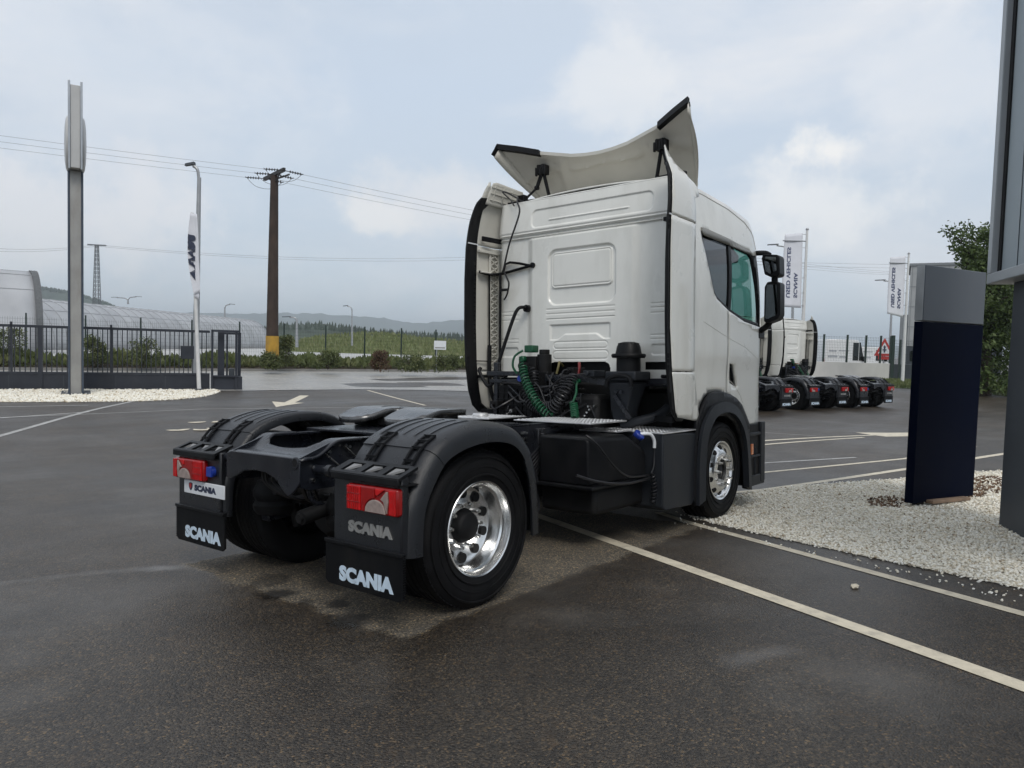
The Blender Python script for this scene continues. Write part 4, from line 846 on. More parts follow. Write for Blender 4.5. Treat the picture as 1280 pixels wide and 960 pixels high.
# ================================================================== ground and its markings
def at(x, y, dep): return CAM + (_d + _r2 * ((x - 640) / FPX) - _u2 * ((y - 480) / FPX)) * dep
def node_mat(name):
    m = bpy.data.materials.new(name); m.use_nodes = True; t = m.node_tree; return m, t.nodes, t.links, t.nodes['Principled BSDF']
def asphalt(name, base, light, dry=False, wet=.5, far=False):
    m, n, l, b = node_mat(name)
    c = n.new('ShaderNodeTexCoord'); P_ = c.outputs['Object']
    def ns(scale, det=5, rough=.6, vec=P_, dist=0.):
        q = n.new('ShaderNodeTexNoise'); q.inputs['Scale'].default_value = scale; q.inputs['Detail'].default_value = det; q.inputs['Roughness'].default_value = rough; q.inputs['Distortion'].default_value = dist
        l.new(vec, q.inputs['Vector']); return q.outputs['Fac']
    def rp(v, stops):
        q = n.new('ShaderNodeValToRGB'); e = q.color_ramp.elements
        while len(e) < len(stops): e.new(.5)
        for i, (p, cc) in enumerate(stops): e[i].position = p; e[i].color = (*(cc if isinstance(cc, tuple) else (cc,) * 3), 1)
        l.new(v, q.inputs[0]); return q.outputs[0]
    def mx(f, a, bb, mode='MIX'):
        q = n.new('ShaderNodeMix'); q.data_type = 'RGBA'; q.blend_type = mode
        for s_, v in ((0, f), (6, a), (7, bb)):
            if isinstance(v, (float, int)): q.inputs[s_].default_value = v
            elif isinstance(v, tuple): q.inputs[s_].default_value = (*v, 1)
            else: l.new(v, q.inputs[s_])
        return q.outputs[2]
    def mth(op, a, bb=None, cc=None):
        q = n.new('ShaderNodeMath'); q.operation = op
        for i, v in enumerate((a, bb, cc)):
            if v is None: continue
            if isinstance(v, (float, int)): q.inputs[i].default_value = v
            else: l.new(v, q.inputs[i])
        return q.outputs[0]
    big = ns(.22, 6, .62); mid = ns(1.3, 6, .65); fine = ns(38, 4, .7)
    col = rp(mid, [(.3, base), (.72, light)])
    vo = n.new('ShaderNodeTexVoronoi'); vo.inputs['Scale'].default_value = 105; l.new(P_, vo.inputs['Vector'])
    agg = rp(vo.outputs['Color'], [(0, (.45, .45, .45)), (.5, (1, 1, 1)), (.8, (1.5, 1.4, 1.25)), (1, (2.7, 2.25, 1.6))])
    sc = n.new('ShaderNodeSeparateColor'); l.new(vo.outputs['Color'], sc.inputs[0])
    agg = rp(sc.outputs[0], [(0, .4), (.45, .85), (.8, (1.4, 1.35, 1.25)), (.93, (2.0, 1.85, 1.55)), (1.0, (3.8, 3.1, 2.1))])
    rust = mth('MULTIPLY', rp(ns(3.2, 6, .7), [(.54, 0), (.72, 1)]), rp(ns(26, 3, .7), [(.45, 0), (.62, .75)]))
    vp = n.new('ShaderNodeTexVoronoi'); vp.inputs['Scale'].default_value = 62; l.new(P_, vp.inputs['Vector'])
    sp2 = n.new('ShaderNodeSeparateColor'); l.new(vp.outputs['Color'], sp2.inputs[0])
    peb = mth('MULTIPLY', rp(sp2.outputs[1], [(.90, 0), (.94, 1)]), rp(vp.outputs['Distance'], [(.28, 1), (.36, 0)]))
    col = mx(1.0, col, agg, 'MULTIPLY')
    col = mx(rust, col, (.105, .068, .036))
    col = mx(mth('MULTIPLY', peb, .4), col, (.15, .12, .08))
    # damp, darker ground in broad soft patches, and streaks along the lane
    ms = n.new('ShaderNodeMapping'); ms.inputs['Rotation'].default_value = (0, 0, R(-25)); ms.inputs['Scale'].default_value = (.16, 1.2, 1); l.new(P_, ms.inputs[0])
    stk = ns(1.0, 5, .6, ms.outputs[0])
    wetm = rp(mth('ADD', mth('MULTIPLY', big, .65), mth('MULTIPLY', stk, .35)), [(.40, 0), (.60, 1)])
    col = mx(mth('MULTIPLY', wetm, wet), col, mx(1.0, col, (.55, .54, .54), 'MULTIPLY'))
    dust = rp(ns(.55, 6, .68), [(.50, 0), (.78, .6)]); col = mx(dust, col, (.135, .126, .114))
    rough = mth('MULTIPLY_ADD', wetm, -.16, .53)
    if dry:
        sp = n.new('ShaderNodeSeparateXYZ'); l.new(P_, sp.inputs[0]); jit = mth('MULTIPLY_ADD', ns(3.5, 6, .7), .30, -.15)
        def band(v, lo, hi, f=.05):
            a = n.new('ShaderNodeMapRange'); a.interpolation_type = 'SMOOTHSTEP'; l.new(mth('ADD', v, jit), a.inputs[0]); a.inputs[1].default_value = lo - f; a.inputs[2].default_value = lo + f
            z = n.new('ShaderNodeMapRange'); z.interpolation_type = 'SMOOTHSTEP'; l.new(mth('ADD', v, jit), z.inputs[0]); z.inputs[1].default_value = hi + f; z.inputs[2].default_value = hi - f
            return mth('MULTIPLY', a.outputs[0], z.outputs[0])
        foot = mth('MULTIPLY', band(sp.outputs['X'], -.70, 3.3), band(sp.outputs['Y'], -1.23, 1.25))
        dryc = mx(1.0, rp(mid, [(.3, (.105, .092, .074)), (.75, (.150, .132, .104))]), agg, 'MULTIPLY')
        col = mx(mth('MULTIPLY', foot, .72), col, dryc); rough = mth('MAXIMUM', rough, mth('MULTIPLY', foot, .85))
        # oil and drip spots
        for (x, y, r_, amt) in [(-.67, .03, .16, .9), (-.71, -.77, .20, .9), (-.71, -.97, .07, .95), (-.55, -.45, .10, .7), (-.62, -.25, .08, .6), (.4, -.3, .3, .7), (-.5, .35, .2, .6), (-.2, -.05, .28, .6), (2.35, -.75, .25, .6)]:
            v = n.new('ShaderNodeVectorMath'); v.operation = 'DISTANCE'; l.new(P_, v.inputs[0]); v.inputs[1].default_value = (x, y, 0)
            ml = n.new('ShaderNodeMapping'); 
            f = n.new('ShaderNodeMapRange'); f.interpolation_type = 'SMOOTHSTEP'; l.new(mth('ADD', v.outputs['Value'], jit), f.inputs[0]); f.inputs[1].default_value = r_; f.inputs[2].default_value = r_ * .5; f.inputs[3].default_value = 0; f.inputs[4].default_value = amt
            col = mx(f.outputs[0], col, (.014, .013, .012)); rough = mth('MULTIPLY_ADD', f.outputs[0], -.25, rough)
        # worn pale scuff in the foreground, pale seam at the left
        for (a, bb, wd_, amt) in [((.1, -2.75), (.55, -2.95), .13, .35), ((-3.2, 2.4), (-.9, 1.35), .09, .30), ((-.95, 1.36), (-.72, 1.15), .10, .75), ((-3.0, .3), (-2.2, -.6), .25, .15)]:
            A, B = Vector((*a, 0)), Vector((*bb, 0)); D = (B - A); ln = D.length; D.normalize()
            sb = n.new('ShaderNodeVectorMath'); sb.operation = 'SUBTRACT'; l.new(P_, sb.inputs[0]); sb.inputs[1].default_value = A
            d1 = n.new('ShaderNodeVectorMath'); d1.operation = 'DOT_PRODUCT'; l.new(sb.outputs[0], d1.inputs[0]); d1.inputs[1].default_value = D
            d2 = n.new('ShaderNodeVectorMath'); d2.operation = 'DOT_PRODUCT'; l.new(sb.outputs[0], d2.inputs[0]); d2.inputs[1].default_value = (-D.y, D.x, 0)
            al = n.new('ShaderNodeMapRange'); al.interpolation_type = 'SMOOTHSTEP'; l.new(mth('ABSOLUTE', mth('SUBTRACT', d1.outputs['Value'], ln / 2)), al.inputs[0]); al.inputs[1].default_value = ln / 2 + .1; al.inputs[2].default_value = ln / 2 - .15
            ac = n.new('ShaderNodeMapRange'); ac.interpolation_type = 'SMOOTHSTEP'; l.new(mth('ADD', mth('ABSOLUTE', d2.outputs['Value']), jit), ac.inputs[0]); ac.inputs[1].default_value = wd_; ac.inputs[2].default_value = 0
            col = mx(mth('MULTIPLY', mth('MULTIPLY', al.outputs[0], ac.outputs[0]), amt), col, (.17, .165, .16))
    l.new(col, b.inputs['Base Color']); l.new(rough, b.inputs['Roughness'])
    bp = n.new('ShaderNodeBump'); bp.inputs['Strength'].default_value = .55; bp.inputs['Distance'].default_value = .008
    l.new(mth('ADD', mth('MULTIPLY', vo.outputs['Distance'], -.8), fine), bp.inputs['Height']); l.new(bp.outputs[0], b.inputs['Normal'])
    return m
MT['yard'] = asphalt('yard_asphalt', (.032, .0265, .021), (.060, .050, .0395), True, .75)
MT['road'] = asphalt('road_asphalt', (.27, .275, .28), (.34, .345, .35), False, .25)
MT['paint'] = mat('road_paint', (.62, .555, .43), .6, var=.12, vscale=12, bump=.4, bscale=120, dirt=(.16, .15, .14, .55), dscale=9)
MT['paint2'] = mat('worn_road_paint', (.36, .355, .34), .6, var=.15, vscale=8, dirt=(.13, .128, .125, .7), dscale=5)
MT['pale'] = mat('pale_concrete', (.44, .44, .43), .8, var=.08, vscale=.5)
MT['soil'] = mat('damp_soil', (.06, .048, .034), .9, var=.3, vscale=3)
MT['kerb'] = mat('kerb_concrete', (.20, .195, .185), .8, var=.15, vscale=2, bump=.3)
MT['lawn'] = mat('short_grass', (.085, .115, .032), .9, var=.35, vscale=2.5, bump=.6, bscale=30)
MT['lawnbase'] = mat('rough_grass', (.16, .19, .075), .9, var=.35, vscale=.5)

def axis_pts(lo, hi, s, far):
    a = list(np.arange(lo, hi + s / 2, s)); g = s
    while a[-1] < far: g *= 1.35; a.append(a[-1] + g)
    g = s
    while a[0] > -far: g *= 1.35; a.insert(0, a[0] - g)
    return a
gx, gy = axis_pts(-8, 36, .5, 9000), axis_pts(-10, 26, .5, 9000)
gm = MB(); gm.v = [(x, y, gh(x, y)) for x in gx for y in gy]; k = len(gy)
gm.f = [(i * k + j, (i + 1) * k + j, (i + 1) * k + j + 1, i * k + j + 1) for i in range(len(gx) - 1) for j in range(k - 1)]
tag(gm.build('ground', 'yard', smooth=180, fix=False), kind='structure')
def on(x, y, o=.004): return (x, y, gh(x, y) + o)
def patch(name, poly, m, o, step=.6, dens=.4):
    return tag(sheet(densify(poly, dens), lambda u, v: on(u, v, o), step=step).build(name, m, smooth=180), kind='structure')
def stripe(name, pts, wd, m='paint', o=.004):
    rings = []; P_ = [Vector((*p, 0)) for p in densify(pts, .3, False)]
    for i, p in enumerate(P_):
        d = (P_[min(i + 1, len(P_) - 1)] - P_[max(i - 1, 0)]).normalized(); s_ = Vector((-d.y, d.x, 0)) * wd / 2
        rings.append([on(*(p + s_).xy, o), on(*(p - s_).xy, o)])
    return tag(MB().loft(rings, closed=False).build(name, m, smooth=0), kind='structure')
K0, KD = Vector((17.35, 31.08)), Vector((.958, -.286)); KN = Vector((.286, .958))
def kp(t, o): q = K0 + KD * t + KN * o; return (q.x, q.y)
# road beyond the gate, its far kerb and verge, and the pale yard of the nursery
thr = [(9.3, 17.75), (18.03, 15.48), (34, 11.1)]
patch('road', [kp(-90, -16), (-20, 28.5), (2, 22.6), thr[0], thr[1], thr[2], (48, 12), kp(60, -14), kp(60, 0), kp(-90, 0)], 'road', .006, 3., 2.)
stripe('gate_track', [(4.0, 20.3), (9.3, 17.72), (18.03, 15.45), (26, 13.2)], .10, 'frame', .012)
kb = MB()
rings = [[(*kp(t, o), z) for o, z in ((0, -.02), (0, .13), (.16, .13), (.16, -.02))] for t in range(-90, 62, 3)]
tag(MB().loft(rings).build('kerb', 'kerb', smooth=30), kind='structure')
tag(MB().loft([[(*kp(t, o), z) for o, z in ((.16, .12), (1.2, .28), (3.4, .30), (5.2, .05))] for t in range(-90, 62, 3)], closed=False).build('verge', 'soil', smooth=60), kind='structure')
tag(sheet(densify([kp(-90, 4.8), kp(60, 4.8), kp(95, 115), kp(-60, 125)], 20), lambda u, v: (u, v, .03), step=12).build('nursery_yard', 'pale', smooth=0), kind='structure')
# painted lines
stripe('road_marking', [(3.55, 2.4), (2.52, .05), (.745, -3.96), (.1, -5.5)], .125)
stripe('road_marking', [(3.62, -.55), (3.36, -.98), (2.045, -3.875), (1.2, -5.8)], .10)
stripe('road_marking', [(4.3, -.12), (5.925, -.86), (12.6, -2.86), (16, -3.9)], .12)
stripe('road_marking', [(6.2, .3), (7.5, -.28), (10.6, -1.61), (13.5, -2.3)], .09, 'paint')
stripe('road_marking', [(7.9, .35), (8.52, .08), (10.2, -.92)], .09, 'paint2')
stripe('road_marking', [(10.2, 1.6), (11.48, 1.15), (14.5, -.25)], .12, 'paint')
stripe('road_marking', [(9.6, 1.35), (10.85, .92), (13.7, -.23)], .10, 'paint')
stripe('road_marking', [(12.2, 3.1), (13.1, 1.7), (13.25, .64)], .06, 'paint2')
patch('road_arrow', [(14.5, -.20), (14.95, .25), (15.6, -.3), (16.6, -.86), (15.1, -1.05), (14.3, -.55)], 'paint', .005)
patch('road_arrow', [(8.12, 13.54), (7.30, 12.10), (8.6, 12.72), (8.42, 12.9), (10.30, 14.88), (10.10, 15.06), (8.22, 13.1)], 'paint', .005)
stripe('road_marking', [(13.72, 16.17), (11.36, 11.24), (11.0, 10.5)], .10, 'paint')
stripe('road_marking', [(-1.2, 8.2), (.91, 10.72), (5.17, 15.3)], .11, 'paint2')
stripe('road_marking', [(2.23, 15.3), (3.9, 14.75)], .10, 'paint2'); stripe('road_marking', [(-2, 13.4), (5.6, 12.6), (9.0, 11.0)], .06, 'paint2')
stripe('road_marking', [(1.2, 12.9), (3.31, 13.2)], .09, 'paint2')
tx = Vector((.88, -.475, 0)); ty_ = Vector((.475, .88, 0))
def ground_text(body, x, y, w_, h_):
    q = text_mb(body, (0, 0, 0), (1, 0, 0), (0, 1, 0), w_, h_, .002, .02)
    q.v = [tuple(Vector((x, y, gh(x, y) + .006)) + tx * a + ty_ * b_ + Vector((0, 0, c_))) for a, b_, c_ in q.v]
    tag(q.build('bay_number', 'paint', smooth=0), kind='structure')
ground_text('63', 3.42, 10.02, .95, 1.05); ground_text('67', 4.22, 10.75, .95, 1.15)

# ---- white gravel: base sheets and real stones
def tone_mat(name, cols, rough=.8, attr='tone', bump=0, trans=0., metal=0.):
    m, n, l, b = node_mat(name); a = n.new('ShaderNodeAttribute'); a.attribute_name = attr
    r = n.new('ShaderNodeValToRGB'); e = r.color_ramp.elements
    while len(e) < len(cols): e.new(.5)
    for i, (p, c) in enumerate(cols): e[i].position = p; e[i].color = (*c, 1)
    l.new(a.outputs['Fac'], r.inputs[0]); l.new(r.outputs[0], b.inputs['Base Color']); b.inputs['Roughness'].default_value = rough
    if trans:
        tr = n.new('ShaderNodeBsdfTranslucent'); l.new(r.outputs[0], tr.inputs[0]); mxs = n.new('ShaderNodeMixShader'); mxs.inputs[0].default_value = trans
        l.new(b.outputs[0], mxs.inputs[1]); l.new(tr.outputs[0], mxs.inputs[2]); l.new(mxs.outputs[0], n['Material Output'].inputs[0])
    return m
MT['stones'] = tone_mat('white_stones', [(0, (.22, .19, .15)), (.07, (.42, .33, .22)), (.2, (.70, .63, .50)), (.6, (.82, .78, .67)), (1, (.88, .86, .79))], .75)
MT['gravelbase'] = mat('gravel_bed', (.52, .48, .40), .9, var=.35, vscale=45, bump=1, bscale=60)
def np_mesh(name, V, F, m, tone=None, smooth=False):
    me = bpy.data.meshes.new(name); V = np.asarray(V, np.float32); F = np.asarray(F, np.int32); k = F.shape[1]
    me.vertices.add(len(V)); me.vertices.foreach_set('co', V.ravel()); me.loops.add(F.size); me.loops.foreach_set('vertex_index', F.ravel())
    me.polygons.add(len(F)); me.polygons.foreach_set('loop_start', np.arange(len(F), dtype=np.int32) * k); me.polygons.foreach_set('loop_total', np.full(len(F), k, np.int32))
    me.update(calc_edges=True); me.validate()
    if tone is not None:
        a = me.attributes.new('tone', 'FLOAT', 'FACE'); a.data.foreach_set('value', np.asarray(tone, np.float32))
    me.materials.append(MT[m] if isinstance(m, str) else m)
    if smooth: me.shade_smooth()
    o = bpy.data.objects.new(name, me); COL.objects.link(o); return o
_bm = bmesh.new(); bmesh.ops.create_icosphere(_bm, subdivisions=1, radius=1); ICO_V = np.array([v.co[:] for v in _bm.verts]); ICO_F = np.array([[v.index for v in f.verts] for f in _bm.faces]); _bm.free()
def in_poly(x, y, poly):
    c = np.zeros(len(x), bool); k = len(poly); j = k - 1
    for i in range(k):
        xi, yi = poly[i]; xj, yj = poly[j]
        c ^= ((yi > y) != (yj > y)) & (x < (xj - xi) * (y - yi) / (yj - yi + 1e-12) + xi); j = i
    return c
GH = np.vectorize(gh)
def rocks(name, poly, n_, s0, s1, m='stones', power=0., lift=.3):
    xs = [p[0] for p in poly]; ys_ = [p[1] for p in poly]; X = []; Y = []
    while len(X) < n_:
        x = RNG.uniform(min(xs), max(xs), n_); y = RNG.uniform(min(ys_), max(ys_), n_); d = np.hypot(x - CAM.x, y - CAM.y)
        kx = in_poly(x + RNG.normal(0, .03, n_), y + RNG.normal(0, .03, n_), poly) & (RNG.random(n_) < np.minimum(1, (5.5 / d) ** power)); X += list(x[kx]); Y += list(y[kx])
    X = np.array(X[:n_]); Y = np.array(Y[:n_]); S = RNG.uniform(s0, s1, n_); A = RNG.uniform(0, 2 * pi, n_)
    base = ICO_V[None] * (1 + RNG.normal(0, .18, (n_, len(ICO_V), 1))) * np.stack([S, S * RNG.uniform(.55, .9, n_), S * RNG.uniform(.4, .7, n_)], -1)[:, None]
    tl = RNG.normal(0, .35, n_); ca, sa = np.cos(A)[:, None], np.sin(A)[:, None]
    z = base[..., 2] + base[..., 0] * tl[:, None]; x = base[..., 0] * ca - base[..., 1] * sa; y = base[..., 0] * sa + base[..., 1] * ca
    V = np.stack([x + X[:, None], y + Y[:, None], z + (GH(X, Y) + S * lift + RNG.uniform(0, .012, n_))[:, None]], -1).reshape(-1, 3)
    F = (ICO_F[None] + (np.arange(n_) * len(ICO_V))[:, None, None]).reshape(-1, 3)
    tone = np.repeat(np.clip(RNG.beta(1.5, 1.0, n_), 0, 1), len(ICO_F))
    return tag(np_mesh(name, V, F, m, tone), kind='stuff')
ISL = [(3.52, -1.05), (3.7, -.86), (4.3, -.72), (5.35, -.74), (6.6, -1.13), (8.24, -2.06), (10.18, -3.05), (12, -4.2), (11, -7), (2.2, -7), (2.15, -5.6), (2.70, -3.83), (2.94, -2.86), (3.26, -1.78)]
STR = [(2.0, 21.9), (1.2, 17.1), (2.62, 16.55), (3.93, 15.80), (5.41, 15.2), (6.4, 15.3), (7.23, 15.75), (8.2, 16.65), (8.85, 17.5), (9.21, 18.4), (3.99, 21.0)]
patch('gravel_bed', ISL, 'gravelbase', .006, .4); patch('gravel_bed', STR, 'gravelbase', .008, .8)
rocks('white_gravel', ISL, 76000, .007, .0185, power=1.6)
rocks('white_gravel', STR, 9000, .02, .045)
rocks('loose_gravel', [(3.2, -1.0), (4.4, -.4), (5.6, -.5), (5.4, -.75), (3.6, -.85), (3.0, -1.75), (2.45, -4.2), (2.2, -4.2)], 230, .005, .014)
MT['mulch'] = tone_mat('bark_chips', [(0, (.05, .03, .018)), (1, (.20, .125, .075))], .9)
rocks('bark_chips', [(7.2, -2.35), (8.2, -2.4), (9.3, -3.0), (9, -3.6), (7.6, -3.2)], 600, .012, .03, 'mulch')
rocks('bark_chips', [(5.5, -2.2), (5.9, -2.05), (6.4, -2.3), (6.0, -2.55), (5.6, -2.45)], 150, .01, .022, 'mulch', lift=1.0)
rocks('bark_chips', [(6.9, -2.75), (7.5, -2.85), (7.5, -3.15), (7.0, -3.1)], 120, .01, .022, 'mulch', lift=1.0)
pb = MB(); pb.add([tuple(Vector(v) * .05) for v in ICO_V], [tuple(f) for f in ICO_F]); pb.v = [(x, y * .6, z * .3) for x, y, z in pb.v]
o = pb.build('loose_pebble', 'paint', smooth=0); o.location = on(1.98, -2.91, .012); tag(o, 'single pale flat pebble lying on the dark asphalt between the two white lines', 'pebble')

# ================================================================== signs
MT['navy'] = mat('navy_sign_panel', (.0016, .0034, .012), .55, var=.08, vscale=2, bump=.05, bscale=8, dirt=(.004, .006, .013, .2), dscale=5, spec=.03)
MT['silver'] = mat('silver_sign_panel', (.10, .112, .128), .45, .25, var=.06, vscale=2, dirt=(.13, .14, .15, .3), dscale=4)
MT['silveredge'] = mat('brushed_aluminium', (.42, .44, .46), .35, .6, var=.08, vscale=5)
MT['slate'] = mat('slate_grey_metal', (.042, .050, .060), .55, .05, var=.1, vscale=2, dirt=(.055, .063, .07, .4), dscale=2.5)
MT['board'] = mat('weathered_grey_board', (.29, .335, .36), .5, .1, var=.12, vscale=1.2, dirt=(.36, .39, .40, .5), dscale=3)
MT['framegrey'] = mat('grey_frame_paint', (.34, .36, .375), .45, .1, var=.06, vscale=1.5, dirt=(.26, .27, .27, .4), dscale=3)
MT['wood'] = mat('old_plank', (.22, .15, .10), .8, var=.3, vscale=8)
a = Vector((5.79, -2.50, 0)); b_ = Vector((7.0, -2.985, 0)); dr_ = (b_ - a).normalized(); nrm = Vector((dr_.y, -dr_.x, 0)); zg = gh(6.3, -2.7)
sg = thing('totem_sign', 'tall blank totem sign, navy panel under a silver grey top, standing in white gravel', 'sign', (a.x, a.y, zg), (0, 0, math.atan2(dr_.y, dr_.x)))
Lw = (b_ - a).length * .93
zs1, zs2 = 2.11 - zg, 2.725 - zg
MB().box((0, -.10, .05), (Lw, .0, zs1 - .008)).build('navy_panel', 'navy', sg, bevel=.006)
MB().box((.0, -.10, zs1), (Lw, .0, zs2)).build('silver_panel', 'silver', sg, bevel=.008)
MB().box((-.008, -.094, zs1 + .006), (-.001, -.006, zs2 - .006)).build('edge_strip', 'silveredge', sg)
MB().box((.12, -.08, -.05), (.25, -.02, .05)).build('foot', 'dark', sg); MB().box((Lw - .25, -.08, -.05), (Lw - .12, -.02, .05)).build('foot', 'dark', sg)
pk = MB().box((0, -.05, 0), (.75, .05, .035)).build('plank', 'wood', bevel=.004); pk.location = (5.98, -2.72, gh(6, -2.6) + .04); pk.rotation_euler = (0, .02, math.atan2(dr_.y, dr_.x)); tag(pk, 'weathered wooden plank lying at the foot of the navy totem sign', 'plank')
# big sign board on its pillar at the right edge
p0, p1 = Vector((5.24, -3.47, 0)), Vector((4.69, -3.69, 0)); pd = (p1 - p0).normalized()
bs = thing('sign_board', 'huge framed grey sign board on a slate grey pillar at the right edge', 'sign', (p0.x, p0.y, gh(p0.x, p0.y)), (0, 0, math.atan2(pd.y, pd.x)))
MB().box((0, -.02, -.05), (2.2, .42, 2.60)).build('pillar', 'slate', bs, bevel=.008)
zb, x0 = 2.40, -.20
MB().box((x0 + .1205, -.13, zb + .10), (5.0, .50, 7.5)).build('board', 'board', bs)
fr = MB().box((x0, -.20, zb), (5.0, .5, zb + .0995)); fr.build('frame_bottom', 'framegrey', bs, bevel=.008)
MB().box((x0, -.20, zb + .1), (x0 + .12, .5, 7.5)).build('frame_side', 'framegrey', bs, bevel=.008)
MB().box((x0 + .121, -.145, zb + .101), (x0 + .20, -.1305, 7.5)).build('shadow_strip', 'dark', bs)  # dark strip stands in for the shadow gap inside the side frame
for k in range(6):
    MB().box((x0 + .62 + k * .75, -.136, zb + .10), (x0 + .626 + k * .75, -.1305, 7.5)).build('panel_seam', 'slate', bs, smooth=0)
# pole sign at the left, seen on edge
pb_ = Vector((4.996, 18.373, gh(5, 18.4))); vd = Vector((pb_.x - CAM.x, pb_.y - CAM.y, 0)).normalized()
MT['polegrey'] = mat('weathered_aluminium', (.33, .325, .31), .5, .3, var=.15, vscale=1.5, dirt=(.20, .17, .14, .6), dscale=2)
MT['poleedge'] = mat('blue_grey_edge', (.045, .06, .085), .45, var=.15)
MT['lightbox'] = mat('lightbox_plastic', (.50, .50, .49), .4, var=.06, vscale=2, dirt=(.33, .32, .30, .35), dscale=2)
ps = thing('pole_sign', 'tall grey pole with a lightbox sign seen edge on, standing in gravel at left', 'sign', pb_, (0, 0, math.atan2(vd.y, vd.x)))
MB().box((-.10, -.135, .03), (.9, .135, 6.22)).build('post', 'polegrey', ps, bevel=.006)
for s in SD: MB().box((-.13, min(s * .137, s * .19), .03), (.93, max(s * .137, s * .19), 6.2)).build('post_edge', 'poleedge', ps, bevel=.006)
MB().box((-.3, -.36, 0), (1.1, .36, .04)).build('base_plate', 'slate', ps)
MB().box((-.42, -.115, 6.24), (1.4, .115, 8.46)).build('lightbox', 'lightbox', ps, bevel=.01)
for s in SD:
    MB().box((-.46, min(s * .117, s * .175), 6.20), (1.44, max(s * .117, s * .175), 8.56)).build('lightbox_cheek', 'silveredge', ps, bevel=.012)
    MB().lathe([(0, .76), (.03, .75), (.06, .68), (.085, .48), (.095, .22), (.10, 0)], (.5, s * .175, 7.05), (0, s, 0), 36).build('round_emblem', 'lightbox', ps, smooth=50)

# ================================================================== gate, left flag, lamps, utility pole
MT['gate'] = mat('gate_paint', (.020, .024, .034), .45, var=.15, vscale=3, dirt=(.06, .06, .065, .25), dscale=2)
g0, g1 = Vector((1.2, 22.52, 0)), Vector((9.14, 18.67, 0)); gd = (g1 - g0).normalized(); GL = (g1 - g0).length
gt = thing('sliding_gate', 'dark sliding gate with upright bars and a solid kick panel, across the entrance', 'gate', (g0.x, g0.y, gh(g0.x, g0.y)), (0, 0, math.atan2(gd.y, gd.x)))
MB().box((0, -.03, .06), (GL, .03, .46)).build('kick_panel', 'gate', gt)
MB().box((0, -.045, .46), (GL, .045, .54)).build('middle_rail', 'gate', gt, bevel=.005)
MB().box((0, -.04, 1.86), (GL, .04, 1.94)).build('top_rail', 'gate', gt, bevel=.005)
MB().box((0, -.05, .0), (GL, .05, .06)).build('bottom_beam', 'gate', gt)
bme = MB().box((-.014, -.014, .54), (.014, .014, 1.86)).build('bar', 'gate', gt, smooth=0); bme.location.x = .08
for k in range(1, int(GL / .135)):
    c = bme.copy(); COL.objects.link(c); c.location.x = .08 + k * .135
for x in (.7, 3.35, 5.95): MB().box((x, -.04, .06), (x + .06, .04, 2.02)).build('stile', 'gate', gt)
MB().box((4.05, -.06, .06), (4.17, .06, 1.9)).build('stile', 'gate', gt)
for x in (.5, 1.9, 3.3, 4.7, 6.1, 7.5): MB().box((x, -.033, .08), (x + .02, -.0305, .44)).build('panel_rib', 'slate', gt)
MB().box((7.95, -.10, 1.0), (8.35, .06, 1.42)).build('control_box', 'gate', gt, bevel=.01)
gp = thing('gate_portal', 'dark guide portal with posts and top bars at the right end of the gate', 'gate post', (g1.x + .15, g1.y - .05, gh(*g1.xy)), (0, 0, math.atan2(gd.y, gd.x)))
for (x, y, w_, h_) in [(-.12, -.16, .07, 1.97), (.10, .06, .20, 1.90), (.36, .14, .06, 1.86), (.62, -.16, .07, 1.92), (.74, .30, .10, 1.90)]:
    MB().box((x, y, 0), (x + w_, y + w_, h_)).build('post', 'gate', gp, bevel=.005)
MB().box((-.12, -.16, 1.90), (.76, -.09, 1.97)).build('top_bar', 'gate', gp); MB().box((.12, .30, 1.83), (.84, .37, 1.9)).build('top_bar', 'gate', gp)
MB().box((-.05, -.10, .0), (.85, .33, .44)).build('base_box', 'gate', gp, bevel=.01)
MB().box((-.12, -.17, .42), (.70, -.10, .48)).build('cross_bar', 'gate', gp); MB().box((.45, .0, .46), (.62, .25, .70)).build('motor_cover', 'slate', gp, bevel=.01)

MT['flagwhite'] = mat('flag_cloth', (.66, .67, .71), .8, var=.05, vscale=3)
MT['polewhite'] = mat('white_flagpole', (.62, .62, .61), .4, var=.06)
MT['galv'] = mat('galvanised_steel', (.32, .33, .34), .45, .5, var=.1, vscale=2)
fb = Vector((8.35, 18.72, gh(8.35, 18.7)))
_h = H_ = None
bpx = at(249, 481, 23.6); tpx = at(240.2, 266, 23.6); fb = Vector((bpx.x, bpx.y, gh(bpx.x, bpx.y))); axis = (tpx - bpx); axis.z = tpx.z - fb.z
fp = thing('flagpole', 'white leaning flagpole in front of the dark gate', 'flagpole', fb)
MB().tube([(0, 0, 0), tuple(axis * .5), tuple(axis)], [.065, .055, .045], 14).build('pole', 'polewhite', fp)
MB().cyl((0, 0, 0), (0, 0, .06), .14, 16).build('base_plate', 'slate', fp)
fgd = Vector((_r2.x, _r2.y, 0)).normalized()
def fold(u, v):
    """u along the cloth from the pole (0..1), v from the top down (0..1)"""
    z = -v * (2.75 - .25 * u); sp = .09 + .25 * sin(pi * min(1, .12 + v * .8)) ** 1.2
    return Vector((0, 0, z + (axis.z) - .03)) + Vector((axis.x, axis.y, 0)) * (1 - v * .45) + fgd * (.12 - sp * (.35 + .55 * sin(u * 5 - 1.6 + v * .8) * .9 - .12 * u)) + Vector((-fgd.y, fgd.x, 0)) * (.07 * cos(u * 5 + v * .8) - .05)
fl = thing('flag', 'limp white flag with black lettering hanging furled on the leaning white flagpole', 'flag', fb)
MB().loft([[fold(u, v) for u in np.linspace(0, 1, 34)] for v in np.linspace(0, 1, 24)], closed=False).build('cloth', 'flagwhite', fl, smooth=80, solid=.004)
